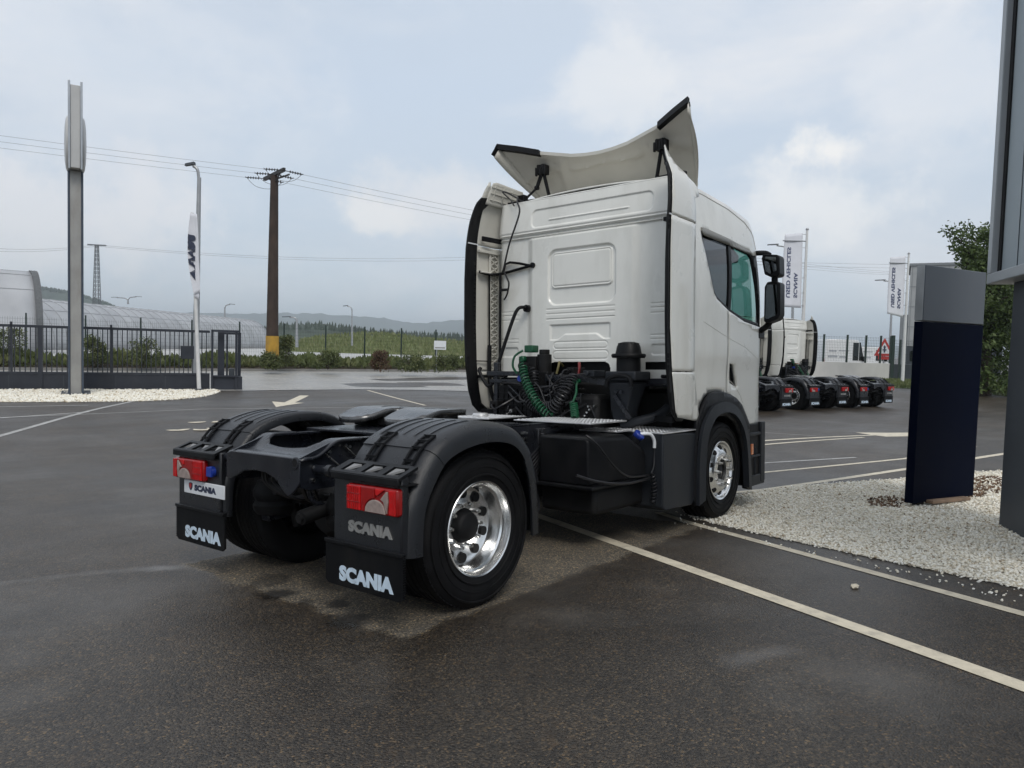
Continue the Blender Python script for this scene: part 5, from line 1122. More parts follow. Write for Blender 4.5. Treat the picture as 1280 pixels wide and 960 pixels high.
tm = text_mb('SCANIA', (0, 0, 0), (1, 0, 0), (0, 1, 0), .62, .42, .012, .06)
tq = MB()
for f in tm.f:
    pts = [Vector(tm.v[i]) for i in f]; tq.add([fold(min(1, .18 + p.y * 1.5), .26 + p.x * .85) + (-vd) * (.05 if p.z >= 0 else .02) for p in pts], [tuple(range(len(pts)))])
tq.build('lettering', 'navyprint', fl, smooth=0, fix=False)

def street_lamp(label, base_px, top_px, dep, arms, group='street lamps', name='street_lamp', w_=.07, head=.55):
    """arms: list of (dx, dz) of lamp heads from the pole top, in metres along the picture's right direction"""
    B = at(*base_px, dep); T = at(*top_px, dep); o = thing(name, label, 'street lamp', (B.x, B.y, B.z if dep > 40 else 0), group=group)
    hgt = T.z - (B.z if dep > 40 else 0); tilt = Vector((T.x - B.x, T.y - B.y, 0))
    MB().tube([(0, 0, 0), tuple(tilt * .5 + Vector((0, 0, hgt * .5))), tuple(tilt + Vector((0, 0, hgt)))], [w_ * 1.3, w_, w_ * .7], 10).build('pole', 'galv', o)
    for dx, dz in arms:
        e = tilt + Vector((0, 0, hgt)); q = [e - Vector((0, 0, .4)), e + Vector((0, 0, dz * .6)) + fgd * dx * .25, e + Vector((0, 0, dz)) + fgd * dx]
        MB().tube(spline(q, 8), w_ * .55, 8).build('arm', 'galv', o)
        h0 = q[2]; MB().loft([[h0 + fgd * (math.copysign(1, dx) * head * t - 0) + Vector((0, 0, .05 + zz - t * .06)) + Vector((-fgd.y, fgd.x, 0)) * yy * (1 - .4 * t) for yy, zz in ((-.11, 0), (-.08, .09), (.08, .09), (.11, 0))] for t in (-.15, .5, 1)]).build('lamp_head', 'slate', o)
    return o
street_lamp('tall grey street lamp with a bent top behind the gate and the furled flag', (244, 467), (249, 222), 27.5, [(-.22, .42)], w_=.10, head=.3)
street_lamp('thin distant street lamp above the green mound, its arm bent left', (440, 432), (440, 386), 95, [(-.6, .3)], w_=.10)
street_lamp('distant straight street lamp just right of the wooden utility pole', (371, 434), (371, 398), 90, [(-.9, .1)], w_=.16, head=.9)
street_lamp('distant two armed street lamp behind the polytunnels', (160, 380), (160, 374), 170, [(-2.6, .3), (1.9, .6)], w_=.18, head=1.3)
street_lamp('distant single arm street lamp over the right end of the long polytunnel', (281, 408), (281, 384), 130, [(.9, .5)], w_=.16, head=.9)
street_lamp('street lamp arm reaching out from behind the white flag over the parked trucks', (990, 440), (992, 316), 60, [(-1.4, .55)], w_=.10, head=.75)
street_lamp('street lamp arm reaching out from behind the white flag beside the navy sign', (1112, 440), (1116, 354), 72, [(-.9, .2)], w_=.10, head=.85)

# utility pole
ub = at(340, 458, 37); ub.z = .28
MT['oldwood'] = mat('tarred_pole_wood', (.038, .024, .018), .8, var=.35, vscale=2.5, bump=.5, bscale=20, dirt=(.085, .062, .048, .5), dscale=3)
MT['yellow'] = mat('faded_yellow_paint', (.42, .24, .03), .75, var=.2, vscale=3, dirt=(.16, .12, .07, .6), dscale=3)
MT['iron'] = mat('dark_ironwork', (.022, .020, .02), .6, var=.2)
up_ = thing('utility_pole', 'brown utility pole with a yellow painted foot and dark crossarm, in the verge', 'utility pole', ub)
MB().tube([(0, 0, 0), (0, 0, 1.6)], [.335, .325], 12).build('painted_foot', 'yellow', up_, smooth=50)
MB().tube([(0, 0, 1.6), (0, 0, 5), (.02, 0, 9.55)], [.30, .255, .19], 12).build('pole', 'oldwood', up_, smooth=50)
wl = (at(0, 188, 31.5) - at(340, 225, 37)).normalized(); wr = (at(590, 262, 43.5) - at(340, 225, 37)).normalized(); wl.z = wr.z = 0; wl.normalize(); wr.normalize()
uvd = Vector((ub.x - CAM.x, ub.y - CAM.y, 0)).normalized(); ad_ = (-uvd * 2.2 + Vector((uvd.y, -uvd.x, 0)) * .85).normalized()
T0 = Vector((.02, 0, 9.62))
MB().bar(T0 - ad_ * 1.35 + Vector((0, 0, -.02)), T0 + ad_ * 1.25 + Vector((0, 0, .04)), .13, .17).build('crossarm', 'iron', up_)
MB().bar(T0 + Vector((-.05, 0, -.28)), T0 + wr * .75 + Vector((0, 0, .12)), .07, .08).build('brace', 'iron', up_)
MB().bar(T0 + Vector((0, 0, -.5)), T0 + ad_ * .8, .05, .05).build('brace', 'iron', up_)
MB().bar(T0 + Vector((0, 0, -.5)), T0 - ad_ * .8, .05, .05).build('brace', 'iron', up_)
ends = []
for q in (-1.3, 0.0, 1.2):
    for dv in (wl, wr):
        a0 = T0 + ad_ * q; e = a0 + dv * .95 + Vector((0, 0, -.06)); ins = MB().cyl(a0, e, .018, 6)
        for j in range(5): c0 = a0.lerp(e, .30 + j * .13); ins.lathe([(0, .02), (.01, .07), (.05, .05), (.06, .02)], c0, dv, 10)
        ins.build('insulator', 'iron', up_, smooth=40); ends.append((e, dv))
for q in (-1.3, 0.0, 1.2):
    a0 = T0 + ad_ * q; MB().tube(spline([a0 + wl * .95, a0 + wl * .4 + Vector((0, 0, -.45)), a0 + wr * .4 + Vector((0, 0, -.45)), a0 + wr * .95], 6), .010, 5).build('jumper_wire', 'iron', up_, smooth=30)
def wire(label, p, q, sag, r, group):
    p, q = Vector(p), Vector(q); pts = [p.lerp(q, t) - Vector((0, 0, sag * 4 * t * (1 - t))) for t in np.linspace(0, 1, 25)]
    o = MB().tube(pts, r, 5, cap=False).build('overhead_wire', MT['wire'], smooth=60); tag(o, label, 'wire', group)
MT['wire'] = mat('weathered_cable', (.22, .225, .235), .6, var=.1)
for i, (e, dv) in enumerate(ends):
    s_ = ub + e
    nm_ = ['nearest', 'middle', 'farthest'][i // 2]
    if dv is wl: wire('thin overhead wire running left from the %s insulator of the brown utility pole' % nm_, s_, s_ + wl * 46 + Vector((0, 0, .6)), .35, .007, 'wires left of the utility pole')
    else: wire('thin overhead wire running right from the %s insulator of the brown utility pole' % nm_, s_, s_ + wr * 60 + Vector((0, 0, -.2)), .9, .008, 'wires right of the utility pole')

# lattice pylon and its line
MT['lattice'] = mat('pylon_steel', (.16, .17, .18), .6, .3, var=.1)
pt = at(121, 306, 300); pbz = 0.; py_ = thing('lattice_pylon', 'slender lattice pylon with a flat crossarm far behind the polytunnels', 'pylon', (pt.x, pt.y, 0))
HT = pt.z; lg = MB(); wds = lambda z: 1.5 - 1.0 * z / HT
for sx in SD:
    for sy in SD: MB().bar((sx * wds(0), sy * wds(0), 0), (sx * wds(HT), sy * wds(HT), HT), .22, .22).build('leg', 'lattice', py_)
br = MB(); n_ = 22
for k in range(n_):
    z0, z1 = HT * k / n_, HT * (k + 1) / n_
    for sgn in SD:
        br.bar((-wds(z0), sgn * wds(z0), z0), (wds(z1), sgn * wds(z1), z1), .10, .10).bar((wds(z0), sgn * wds(z0), z0), (-wds(z1), sgn * wds(z1), z1), .10, .10)
        br.bar((sgn * wds(z0), -wds(z0), z0), (sgn * wds(z1), wds(z1), z1), .10, .10).bar((sgn * wds(z0), wds(z0), z0), (sgn * wds(z1), -wds(z1), z1), .10, .10)
tag(br.build('bracing', 'lattice', py_), kind='stuff')
MB().bar(tuple(fgd * -3.8 + Vector((0, 0, HT))), tuple(fgd * 3.8 + Vector((0, 0, HT - .2))), .4, .5).build('crossarm', 'lattice', py_)
for nm_, dz in (('upper', 0), ('lower', -1.3)):
    wire('%s of two faint far overhead lines, left of the lattice pylon' % nm_, at(-60, 305, 290) + Vector((0, 0, dz)), (pt.x, pt.y, HT + dz * .4), 2, .05, 'far power lines')
    wire('%s of two faint far overhead lines, between the lattice pylon and the truck cab' % nm_, (pt.x, pt.y, HT + dz * .4), at(620, 320, 330) + Vector((0, 0, dz)), 3, .05, 'far power lines')
    wire('%s of two faint far overhead lines between the two printed flags' % nm_, at(640, 313, 320) + Vector((0, 0, dz * 1.2)), at(1140, 331, 330) + Vector((0, 0, dz * 1.2)), 1, .05, 'far power lines')

# ================================================================== polytunnels
m, n, l, b = node_mat('polythene_skin'); MT['poly'] = m
b.inputs['Base Color'].default_value = (.50, .51, .53, 1); b.inputs['Roughness'].default_value = .35
c = n.new('ShaderNodeTexCoord'); q = n.new('ShaderNodeTexNoise'); q.inputs['Scale'].default_value = .35; q.inputs['Detail'].default_value = 6; l.new(c.outputs['Object'], q.inputs['Vector'])
r = n.new('ShaderNodeValToRGB'); r.color_ramp.elements[0].position = .35; r.color_ramp.elements[0].color = (.50, .51, .53, 1); r.color_ramp.elements[1].position = .7; r.color_ramp.elements[1].color = (.68, .69, .71, 1); l.new(q.outputs['Fac'], r.inputs[0]); l.new(r.outputs[0], b.inputs['Base Color'])
tr = n.new('ShaderNodeBsdfTranslucent'); tr.inputs[0].default_value = (.5, .52, .54, 1); mxs = n.new('ShaderNodeMixShader'); mxs.inputs[0].default_value = .35; l.new(b.outputs[0], mxs.inputs[1]); l.new(tr.outputs[0], mxs.inputs[2]); l.new(mxs.outputs[0], n['Material Output'].inputs[0])
MT['rib'] = mat('tunnel_hoop', (.40, .41, .425), .5, .2, var=.1)
MT['tunnelin'] = mat('tunnel_end_rim', (.10, .105, .11), .7, var=.2)
def tunnel(label, A, B, half, hgt, hoops, rimA=False):
    A, B = Vector(A), Vector(B); d = (B - A); ln = d.length; d.normalize(); sdv = Vector((-d.y, d.x, 0))
    o = thing('polytunnel', label, 'greenhouse', A)
    def arch(x, k=1., m_=30, z0=0.): return [d * x + sdv * (cos(t) * half * k) + Vector((0, 0, (max(0, sin(t)) ** .8) * hgt * k)) for t in np.linspace(0, pi, m_)]
    MB().loft([arch(x) for x in np.linspace(0, ln, 30)], closed=False).build('cover', 'poly', o, smooth=70, solid=.04)
    for k in range(hoops + 1):
        MB().tube(arch(ln * k / hoops, 1.006), .04, 5).build('hoop', 'rib', o, smooth=50)
    for t in (.25, .38, .5, .62, .75):
        a = pi * t; MB().tube([d * 0 + sdv * (cos(a) * half * 1.004) + Vector((0, 0, sin(a) ** .8 * hgt * 1.004)), d * ln + sdv * (cos(a) * half * 1.004) + Vector((0, 0, sin(a) ** .8 * hgt * 1.004))], .03, 5).build('purlin', 'rib', o)
    MB().loft([[p - d * .0 for p in arch(-.15, 1.02)], [p for p in arch(.35, 1.02)], [p for p in arch(.35, .90)], [p for p in arch(-.15, .90)]], closed=False).build('end_frame', 'tunnelin', o, smooth=50)
    return o
e = at(43, 440, 62); e.z = 0; lft = Vector((-_r2.x, -_r2.y, 0)).normalized(); fw_ = Vector((_d.x, _d.y, 0)).normalized()
vdir = Vector((e.x - CAM.x, e.y - CAM.y, 0)).normalized(); ax_ = (Vector((-vdir.y, vdir.x, 0)) - vdir * .11).normalized()
tunnel('big rounded polytunnel at the far left with its open dark end showing', e + vdir * 2.5, e + vdir * 2.5 + ax_ * 40, 4.6, 6.95, 9, True)
A = at(15, 437, 68); A.z = 0; B = at(338, 432, 140); B.z = 0; dd = (B - A).normalized(); nn = Vector((-dd.y, dd.x, 0))
tunnel('long low polytunnel running away behind the gate to the utility pole', A + nn * 4.5, B + nn * 4.5, 4.5, 5.35, 34)
A2 = A + nn * 15; B2 = B + nn * 15 + dd * 10
# ================================================================== foliage helpers
LEAFC = {
 'tree': [(0, (.026, .044, .012)), (.5, (.066, .105, .026)), (1, (.12, .165, .045))],
 'shrub': [(0, (.040, .050, .018)), (.5, (.090, .115, .036)), (1, (.17, .18, .075))],
 'red': [(0, (.06, .034, .02)), (.6, (.12, .065, .038)), (1, (.10, .09, .035))],
 'grass': [(0, (.060, .075, .024)), (.5, (.105, .130, .042)), (1, (.170, .180, .075))],
 'wood': [(0, (.012, .020, .012)), (1, (.030, .045, .022))],
 'reed': [(0, (.15, .18, .07)), (.6, (.21, .24, .095)), (1, (.31, .30, .16))]}
for k_, v_ in LEAFC.items(): MT['leaf_' + k_] = tone_mat('leaf_' + k_, v_, .6, trans=.3)
def leaves(centres, size, spread_n=None, aspect=.55, droop=.3, tone=None, up=False):
    n_ = len(centres); C = np.asarray(centres)
    d = RNG.normal(0, 1, (n_, 3)); d[:, 2] -= droop
    if up: d = RNG.normal(0, .28, (n_, 3)); d[:, 2] = 1
    d /= np.linalg.norm(d, axis=1)[:, None]; s = np.cross(d, RNG.normal(0, 1, (n_, 3))); s /= np.linalg.norm(s, axis=1)[:, None] + 1e-9
    L_ = (size * RNG.uniform(.6, 1.4, n_))[:, None]; W_ = L_ * aspect * .5
    V = np.stack([C, C + d * L_ * .5 + s * W_, C + d * L_, C + d * L_ * .5 - s * W_], 1).reshape(-1, 3)
    F = np.arange(n_ * 4).reshape(-1, 4)
    t = np.clip(RNG.beta(2, 2, n_) if tone is None else tone + RNG.normal(0, .15, n_), 0, 1)
    return V, F, t
def clumps(cl, per, rad, flat=.8):
    c = np.asarray(cl); n_ = len(c); p = RNG.normal(0, 1, (n_, per, 3)); p /= np.linalg.norm(p, axis=2)[..., None] + 1e-9; p *= (RNG.random((n_, per, 1)) ** .45) * rad
    p[..., 2] *= flat; tone = np.repeat(np.clip(RNG.normal(.5, .2, n_), 0, 1), per); return (c[:, None] + p).reshape(-1, 3), tone
def branch(mb, p, d, ln, r, lev, tips, up=.15):
    p = Vector(p); pts = [p]; dd_ = Vector(d).normalized()
    for k in range(4):
        dd_ = (dd_ + Vector((random.uniform(-.22, .22), random.uniform(-.22, .22), random.uniform(-.1, .22) + up * .3))).normalized(); pts.append(pts[-1] + dd_ * ln / 4)
    mb.tube(pts, [r * (1 - .16 * k) for k in range(5)], 6 if lev < 2 else 4, cap=False)
    if lev >= 3: tips += [tuple(q) for q in pts[2:]]; return
    for k in range(random.randint(3, 4) if lev else 6):
        i = random.randint(1 + (lev == 0), 4); a = random.uniform(0, 2 * pi); t = dd_.orthogonal().normalized(); t = (Matrix.Rotation(a, 3, dd_) @ t)
        branch(mb, pts[i], (dd_ * .55 + t * .85 + Vector((0, 0, up))), ln * random.uniform(.55, .75), r * .55, lev + 1, tips, up)
    tips.append(tuple(pts[-1]))
MT['bark'] = mat('bark', (.06, .045, .035), .9, var=.3, vscale=6, bump=.6, bscale=25)
# ---- tree at the right behind the signs
tb = at(1232, 492, 35); tb.z = 0
tr_ = thing('broadleaf_tree', 'leafy green tree behind the navy totem sign, ragged crown against the sky', 'tree', tb)
mb = MB(); tips = []
mb.tube([(0, 0, -.1), (.05, .03, 1.2), (.0, .1, 2.6)], [.26, .20, .17], 10)
random.seed(21)
for k in range(9):
    a = 2 * pi * k / 9 + random.uniform(-.3, .3); branch(mb, (0, .1 * (k % 2), .7 + k * .28), (cos(a) * .8, sin(a) * .8, .55), random.uniform(1.7, 2.5), .09, 1, tips, .25)
branch(mb, (0, .1, 2.6), (-.05, .0, 1), 3.0, .15, 0, tips, .45)
mb.build('trunk', 'bark', tr_, smooth=60)
tips = [t for t in tips if t[2] < 8.1]
T_ = np.array(tips); sel = RNG.random(len(T_)) < .92; pts, tone = clumps(T_[sel], 26, .42)
extra = []
for k in range(700):
    z = RNG.uniform(.35, 6.6); rr_ = np.interp(z, [.3, 1.5, 3.5, 5.5, 6.6], [2.0, 2.4, 2.5, 1.7, .9]) * RNG.uniform(.45, 1.0); a = RNG.uniform(0, 2 * pi); extra.append((cos(a) * rr_ + .1, sin(a) * rr_, z))
p2, t2 = clumps(np.array(extra), 30, .40); pts = np.concatenate([pts, p2]); tone = np.concatenate([tone, t2])
V, F, t = leaves(pts, .17, tone=tone); o = np_mesh('crown', V, F, 'leaf_tree', t); o.parent = tr_
# ---- verge planting along the far kerb
def veg(name, n_, hfun, m, size, lo, hi, o0, o1, up=False, zb=.2, kind='stuff', parent=None):
    t = RNG.uniform(lo, hi, n_); o_ = RNG.uniform(o0, o1, n_); h_ = hfun(t) * np.sin(np.clip((o_ - o0) / (o1 - o0), 0.05, .95) * pi) ** .5
    z = zb + h_ * RNG.random(n_) ** .8; C = np.stack([K0.x + KD.x * t + KN.x * o_, K0.y + KD.y * t + KN.y * o_, z], -1)
    V, F, tn = leaves(C, size, up=up, tone=.5 + .25 * np.sin(t * 1.7) * np.sin(t * .6 + 1)); ob = np_mesh(name, V, F, m, tn)
    return tag(ob, kind=kind)
hp = lambda t: .46 + .18 * np.sin(t * .9) + .16 * np.sin(t * 2.3 + 1) + .10 * np.sin(t * 5.1)
veg('verge_plants', 60000, hp, 'leaf_shrub', .095, -45, 38, .25, 3.2)
veg('verge_grass', 14000, lambda t: .42 + .15 * np.sin(t * 1.3 + 2), 'leaf_grass', .34, -45, 38, .15, 3.4, True)
def shrub(px, dep, hgt, rad, m, label, per=40, size=.10, n_=55):
    b0 = at(px, 455, dep); b0.z = .25; o = thing('shrub', label, 'shrub', b0, group=None)
    st = MB()
    for k in range(6):
        a = RNG.uniform(0, 2 * pi); st.tube([(0, 0, 0), (cos(a) * rad * .3, sin(a) * rad * .3, hgt * .5), (cos(a) * rad * .6, sin(a) * rad * .6, hgt * .85)], [.02, .015, .008], 5)
    st.build('stems', 'bark', o)
    z = RNG.uniform(.15, 1, n_) * hgt; a = RNG.uniform(0, 2 * pi, n_); rr_ = rad * np.sqrt(RNG.random(n_)) * (1.05 - .5 * z / hgt)
    p, tn = clumps(np.stack([np.cos(a) * rr_, np.sin(a) * rr_, z], -1), per, .22); V, F, tn = leaves(p, size, tone=tn); ob = np_mesh('foliage', V, F, m, tn); ob.parent = o
shrub(357, 38.2, 1.7, .5, 'leaf_shrub', 'upright green shrub growing against the yellow foot of the utility pole')
shrub(475, 37.8, .95, .5, 'leaf_red', 'reddish brown shrub in the verge, left of the fence info board')
shrub(410, 37.5, .9, .8, 'leaf_shrub', 'rounded green shrub in the verge, midway between utility pole and reddish shrub')
shrub(515, 38.3, .8, 1.0, 'leaf_shrub', 'broad low green shrub in the verge, right of the reddish shrub')
shrub(180, 35, 1.3, .8, 'leaf_shrub', 'green shrub seen through the middle of the gate bars')
shrub(118, 34.3, 1.3, .6, 'leaf_shrub', 'green shrub seen through the gate bars just right of the pole sign')
shrub(8, 33.5, 1.6, 1.0, 'leaf_shrub', 'green shrub seen through the gate bars at the far left')
shrub(560, 39.3, .8, .9, 'leaf_shrub', 'green shrub in the verge beside the truck cab')

shrub(337, 36.4, .75, .6, 'leaf_shrub', 'low shrub covering the front of the yellow pole foot')
# ---- mesh fence along the verge
MT['fencegreen'] = mat('dark_green_fence_paint', (.014, .030, .024), .5, var=.15)
fn = thing('mesh_fence', 'long green wire mesh fence on posts behind the planted verge', 'fence', (*kp(-34, 3.0), .28), (0, 0, math.atan2(KD.y, KD.x)))
def mesh_panel(w_, h_, z0, dx=.1, dz=.2, r=.006):
    p = MB(); x = .06
    while x < w_ - .03: p.bar((x, 0, z0), (x, 0, z0 + h_), r, r, (0, 1, 0)); x += dx
    z = z0
    while z < z0 + h_ + .01: p.bar((.03, .004, z), (w_ - .03, .004, z), r, r); z += dz
    return p
pn = mesh_panel(2.5, 2.1, .1).build('mesh_panel', 'fencegreen', fn, smooth=0, fix=False)
po = MB().box((-.035, -.035, -.1), (.035, .035, 2.38)).build('post', 'fencegreen', fn)
for k in range(1, 30):
    for s_ in (pn, po):
        c = s_.copy(); COL.objects.link(c); c.location.x = k * 2.5
ib = at(550, 436, 44); ibo = thing('info_board', 'small white notice board on a post behind the mesh fence, left of the truck', 'sign', (ib.x, ib.y, 0), (0, 0, math.atan2(fgd.y, fgd.x)))
MB().box((-.36, -.02, ib.z - .05), (.36, .02, ib.z + .48)).build('panel', 'signwhite', ibo); MB().cyl((-.2, .04, 0), (-.2, .04, ib.z + .4), .035, 8).build('post', 'galv', ibo); MB().box((-.30, -.024, ib.z + .02), (.30, -.0205, ib.z + .10)).build('faded_strip', 'letter', ibo, smooth=0)

# ---- mound, woods and hills
def ridge_mesh(name, x0, x1, dep, prof, m, depth_len, ybase=0., step=8, rough=0.):
    """terrain whose skyline passes the profile [(px, py)...] at distance dep"""
    xs = np.arange(x0, x1 + 1, step); rings = []
    for x in xs:
        y = np.interp(x, [p[0] for p in prof], [p[1] for p in prof]); T = at(x, y, dep); dirv = Vector((T.x - CAM.x, T.y - CAM.y, 0)).normalized(); h_ = max(.05, T.z) + RNG.normal(0, rough)
        rings.append([(T.x + dirv.x * o_, T.y + dirv.y * o_, h_ * k - .3) for o_, k in ((-depth_len, 0), (-depth_len * .7, .22), (-depth_len * .4, .62), (-depth_len * .15, .93), (0, 1), (depth_len * .3, .85), (depth_len, 0))])
    return tag(MB().loft(rings, closed=False).build(name, m, smooth=80), kind='structure')
MT['farhill'] = mat('far_hill', (.055, .072, .062), .95, var=.3, vscale=.004)
MT['woodhill'] = mat('wooded_hill', (.030, .045, .026), .95, var=.4, vscale=.02)
MP = [(330, 436), (360, 428), (400, 420), (450, 416), (480, 416), (520, 421), (580, 427), (640, 430), (700, 436)]
ridge_mesh('mound', 330, 700, 118, MP, 'lawnbase', 14, rough=.08)
mg = []
for x in RNG.uniform(345, 690, 9000):
    y = np.interp(x, [p[0] for p in MP], [p[1] for p in MP]); T = at(x, y, 118); dv = Vector((T.x - CAM.x, T.y - CAM.y, 0)).normalized(); o_ = -RNG.random() * 12.5; k = np.interp(o_, [-14, -9.8, -5.6, -2.1, 0], [0, .22, .62, .93, 1]); mg.append((T.x + dv.x * o_, T.y + dv.y * o_, max(0, T.z) * k - .3))
V, F, t = leaves(np.array(mg), .6, up=True, aspect=.25); tag(np_mesh('tall_grass', V, F, 'leaf_reed', t), kind='stuff')
FH = [(-300, 380), (0, 385), (300, 392), (330, 391), (360, 391), (385, 392), (400, 391), (412, 394), (430, 393), (455, 396), (480, 398), (500, 401), (520, 404), (545, 402), (580, 399), (640, 402), (760, 408), (900, 426), (960, 432), (1030, 434), (1140, 432), (1300, 430), (1500, 425)]
ridge_mesh('far_hills', -300, 1500, 4200, FH, 'farhill', 1400, step=6, rough=2.5)
ridge_mesh('wooded_hill', -300, 230, 1500, [(-300, 345), (0, 352), (45, 360), (75, 364), (100, 370), (125, 377), (145, 385), (170, 396), (230, 412)], 'woodhill', 500, step=4, rough=2.0)
ridge_mesh('wooded_hill', 300, 640, 640, [(300, 420), (335, 408), (350, 406), (380, 405), (410, 405), (430, 409), (460, 413), (500, 416), (560, 419), (640, 424)], 'woodhill', 160, step=3, rough=.6)
# trees along the near wood's skyline: conifers one can tell apart only as a ragged edge
WP = [(300, 420), (335, 408), (350, 406), (380, 405), (410, 405), (430, 409), (460, 413), (500, 416), (560, 419), (640, 424)]
wv = MB(); 
for x in RNG.uniform(305, 640, 520):
    y = np.interp(x, [p[0] for p in WP], [p[1] for p in WP]); T = at(x, y, 640 - RNG.random() * 90); h_ = RNG.uniform(3.5, 8) ; r_ = h_ * .22; z0 = T.z - 5
    for j in range(3): wv.tube([(T.x, T.y, z0 + h_ * (.1 + .28 * j)), (T.x, T.y, z0 + h_ * (.55 + .24 * j))], [r_ * (1 - .25 * j), .05], 6, cap=False)
tag(wv.build('far_wood', 'woodhill', smooth=0), kind='stuff')
wv = MB()
for x in RNG.uniform(-20, 225, 420):
    y = np.interp(x, [-300, 0, 45, 75, 100, 125, 145, 170, 230], [345, 352, 360, 364, 370, 377, 385, 396, 412]); T = at(x, y, 1500 - RNG.random() * 60); h_ = RNG.uniform(7, 15); r_ = h_ * .3
    wv.lathe([(0, r_ * .6), (h_ * .3, r_), (h_ * .7, r_ * .7), (h_, .1)], (T.x, T.y, T.z - h_ * .6), (0, 0, 1), 6)
tag(wv.build('far_wood', 'woodhill', smooth=0), kind='stuff')

# ================================================================== right-hand background
# low white wall with a mesh fence on it
W0, W1 = at(905, 472, 55), at(1110, 473, 55); W0.z = W1.z = 0; wdv = (W1 - W0).normalized(); WL = (W1 - W0).length
MT['render'] = mat('white_rendered_wall', (.50, .49, .465), .8, var=.06, vscale=1, dirt=(.34, .33, .30, .4), dscale=1)
wl_ = tag(MB().box((0, -.12, 0), (WL, .12, 1.20)).build('boundary_wall', 'render', bevel=.01), 'low white rendered boundary wall behind the parked trucks', 'wall'); wl_.location = W0; wl_.rotation_euler = (0, 0, math.atan2(wdv.y, wdv.x))
f2 = thing('mesh_fence', 'dark mesh fence with square posts standing on the low white wall', 'fence', W0 + Vector((0, 0, 1.2)), (0, 0, math.atan2(wdv.y, wdv.x)))
k = 0; xs_ = [0.1, 1.9, 3.6, 5.3, 6.05, 7.35, 9.1, 10.5, 11.6, 12.35]
for i, x in enumerate(xs_):
    MB().box((x - .06, -.06, 0), (x + .06, .06, 2.05)).build('post', 'fencegreen', f2)
    if i < len(xs_) - 1:
        q = mesh_panel(xs_[i + 1] - x, 1.85, .08, .12, .2, .008).build('mesh_panel', 'fencegreen', f2, smooth=0, fix=False); q.location.x = x
gd2 = at(1114, 472, 55); gd2.z = 0
MB_ = thing('mesh_gate', 'dark green mesh gate leaf with thick posts at the end of the white wall', 'gate', gd2, (0, 0, math.atan2(wdv.y, wdv.x)))
MB().box((-.10, -.1, 0), (.10, .1, 3.3)).build('post', 'fencegreen', MB_); MB().box((.5, -.06, 0), (.6, .06, 3.0)).build('post', 'fencegreen', MB_)
mesh_panel(1.9, 2.9, .1, .10, .2, .010).build('mesh_panel', 'fencegreen', MB_, smooth=0, fix=False)
cb = tag(MB().box((-.9, -.35, 0), (.9, .35, 1.15)).build('utility_cabinet', 'slate', bevel=.02), 'low dark cabinet between the white wall and the flagpole', 'cabinet'); cb.location = at(1128, 474, 56); cb.location.z = 0; cb.rotation_euler = (0, 0, math.atan2(wdv.y, wdv.x))
# grass strip with a kerb
patch('grass_strip', [(40.2, 8.5), (40.9, 3.9), (38.9, .4), (35.2, -3.5), (45, -9), (60, 2), (56, 9.5), (50, 9)], 'lawn', .02, 2, 1.5)
gp_ = np.array([(40.2, 8.5), (40.9, 3.9), (38.9, .4), (35.2, -3.5), (45, -9), (60, 2), (56, 9.5), (50, 9)]); X = RNG.uniform(35, 60, 26000); Y = RNG.uniform(-9, 9.5, 26000); kx = in_poly(X, Y, [tuple(p) for p in gp_])
V, F, t = leaves(np.stack([X[kx], Y[kx], np.full(kx.sum(), .0)], -1), .16, up=True, aspect=.3); tag(np_mesh('grass', V, F, 'leaf_grass', t), kind='stuff')
# warning sign on the fence
ws_ = at(1105, 445, 57.0); wsg = thing('warning_sign', 'red bordered triangular road sign with a black crossroads symbol, above the mesh fence', 'road sign', (ws_.x, ws_.y, 0), (0, 0, math.atan2(fgd.y, fgd.x)))
MT['signred'] = mat('sign_red', (.42, .035, .03), .4, var=.06)
zz = ws_.z; S_ = .80
MB().prism([(-S_, zz), (S_, zz), (0, zz + S_ * 1.75)], (-.02, .02), lambda u, v, w_: (u, w_, v)).build('triangle', 'signred', wsg, bevel=.01)
MB().prism([(-S_ * .62, zz + .19), (S_ * .62, zz + .19), (0, zz + S_ * 1.33)], (-.024, -.0205), lambda u, v, w_: (u, w_, v)).build('white_field', 'signwhite', wsg, smooth=0)
MB().prism([(-.06, zz + .26), (.06, zz + .26), (.06, zz + .42), (.16, zz + .42), (.16, zz + .52), (.06, zz + .52), (.06, zz + .66), (.11, zz + .66), (0, zz + .86), (-.11, zz + .66), (-.06, zz + .66), (-.06, zz + .52), (-.16, zz + .52), (-.16, zz + .42), (-.06, zz + .42)], (-.03, -.0245), lambda u, v, w_: (u, w_, v)).build('symbol', 'navyprint', wsg, smooth=0)
MB().box((-.45, -.02, zz - .28), (.45, .02, zz - .03)).build('lower_plate', 'signred', wsg)
MB().cyl((0, .05, 0), (0, .05, zz + .9), .045, 10).build('post', 'galv', wsg)
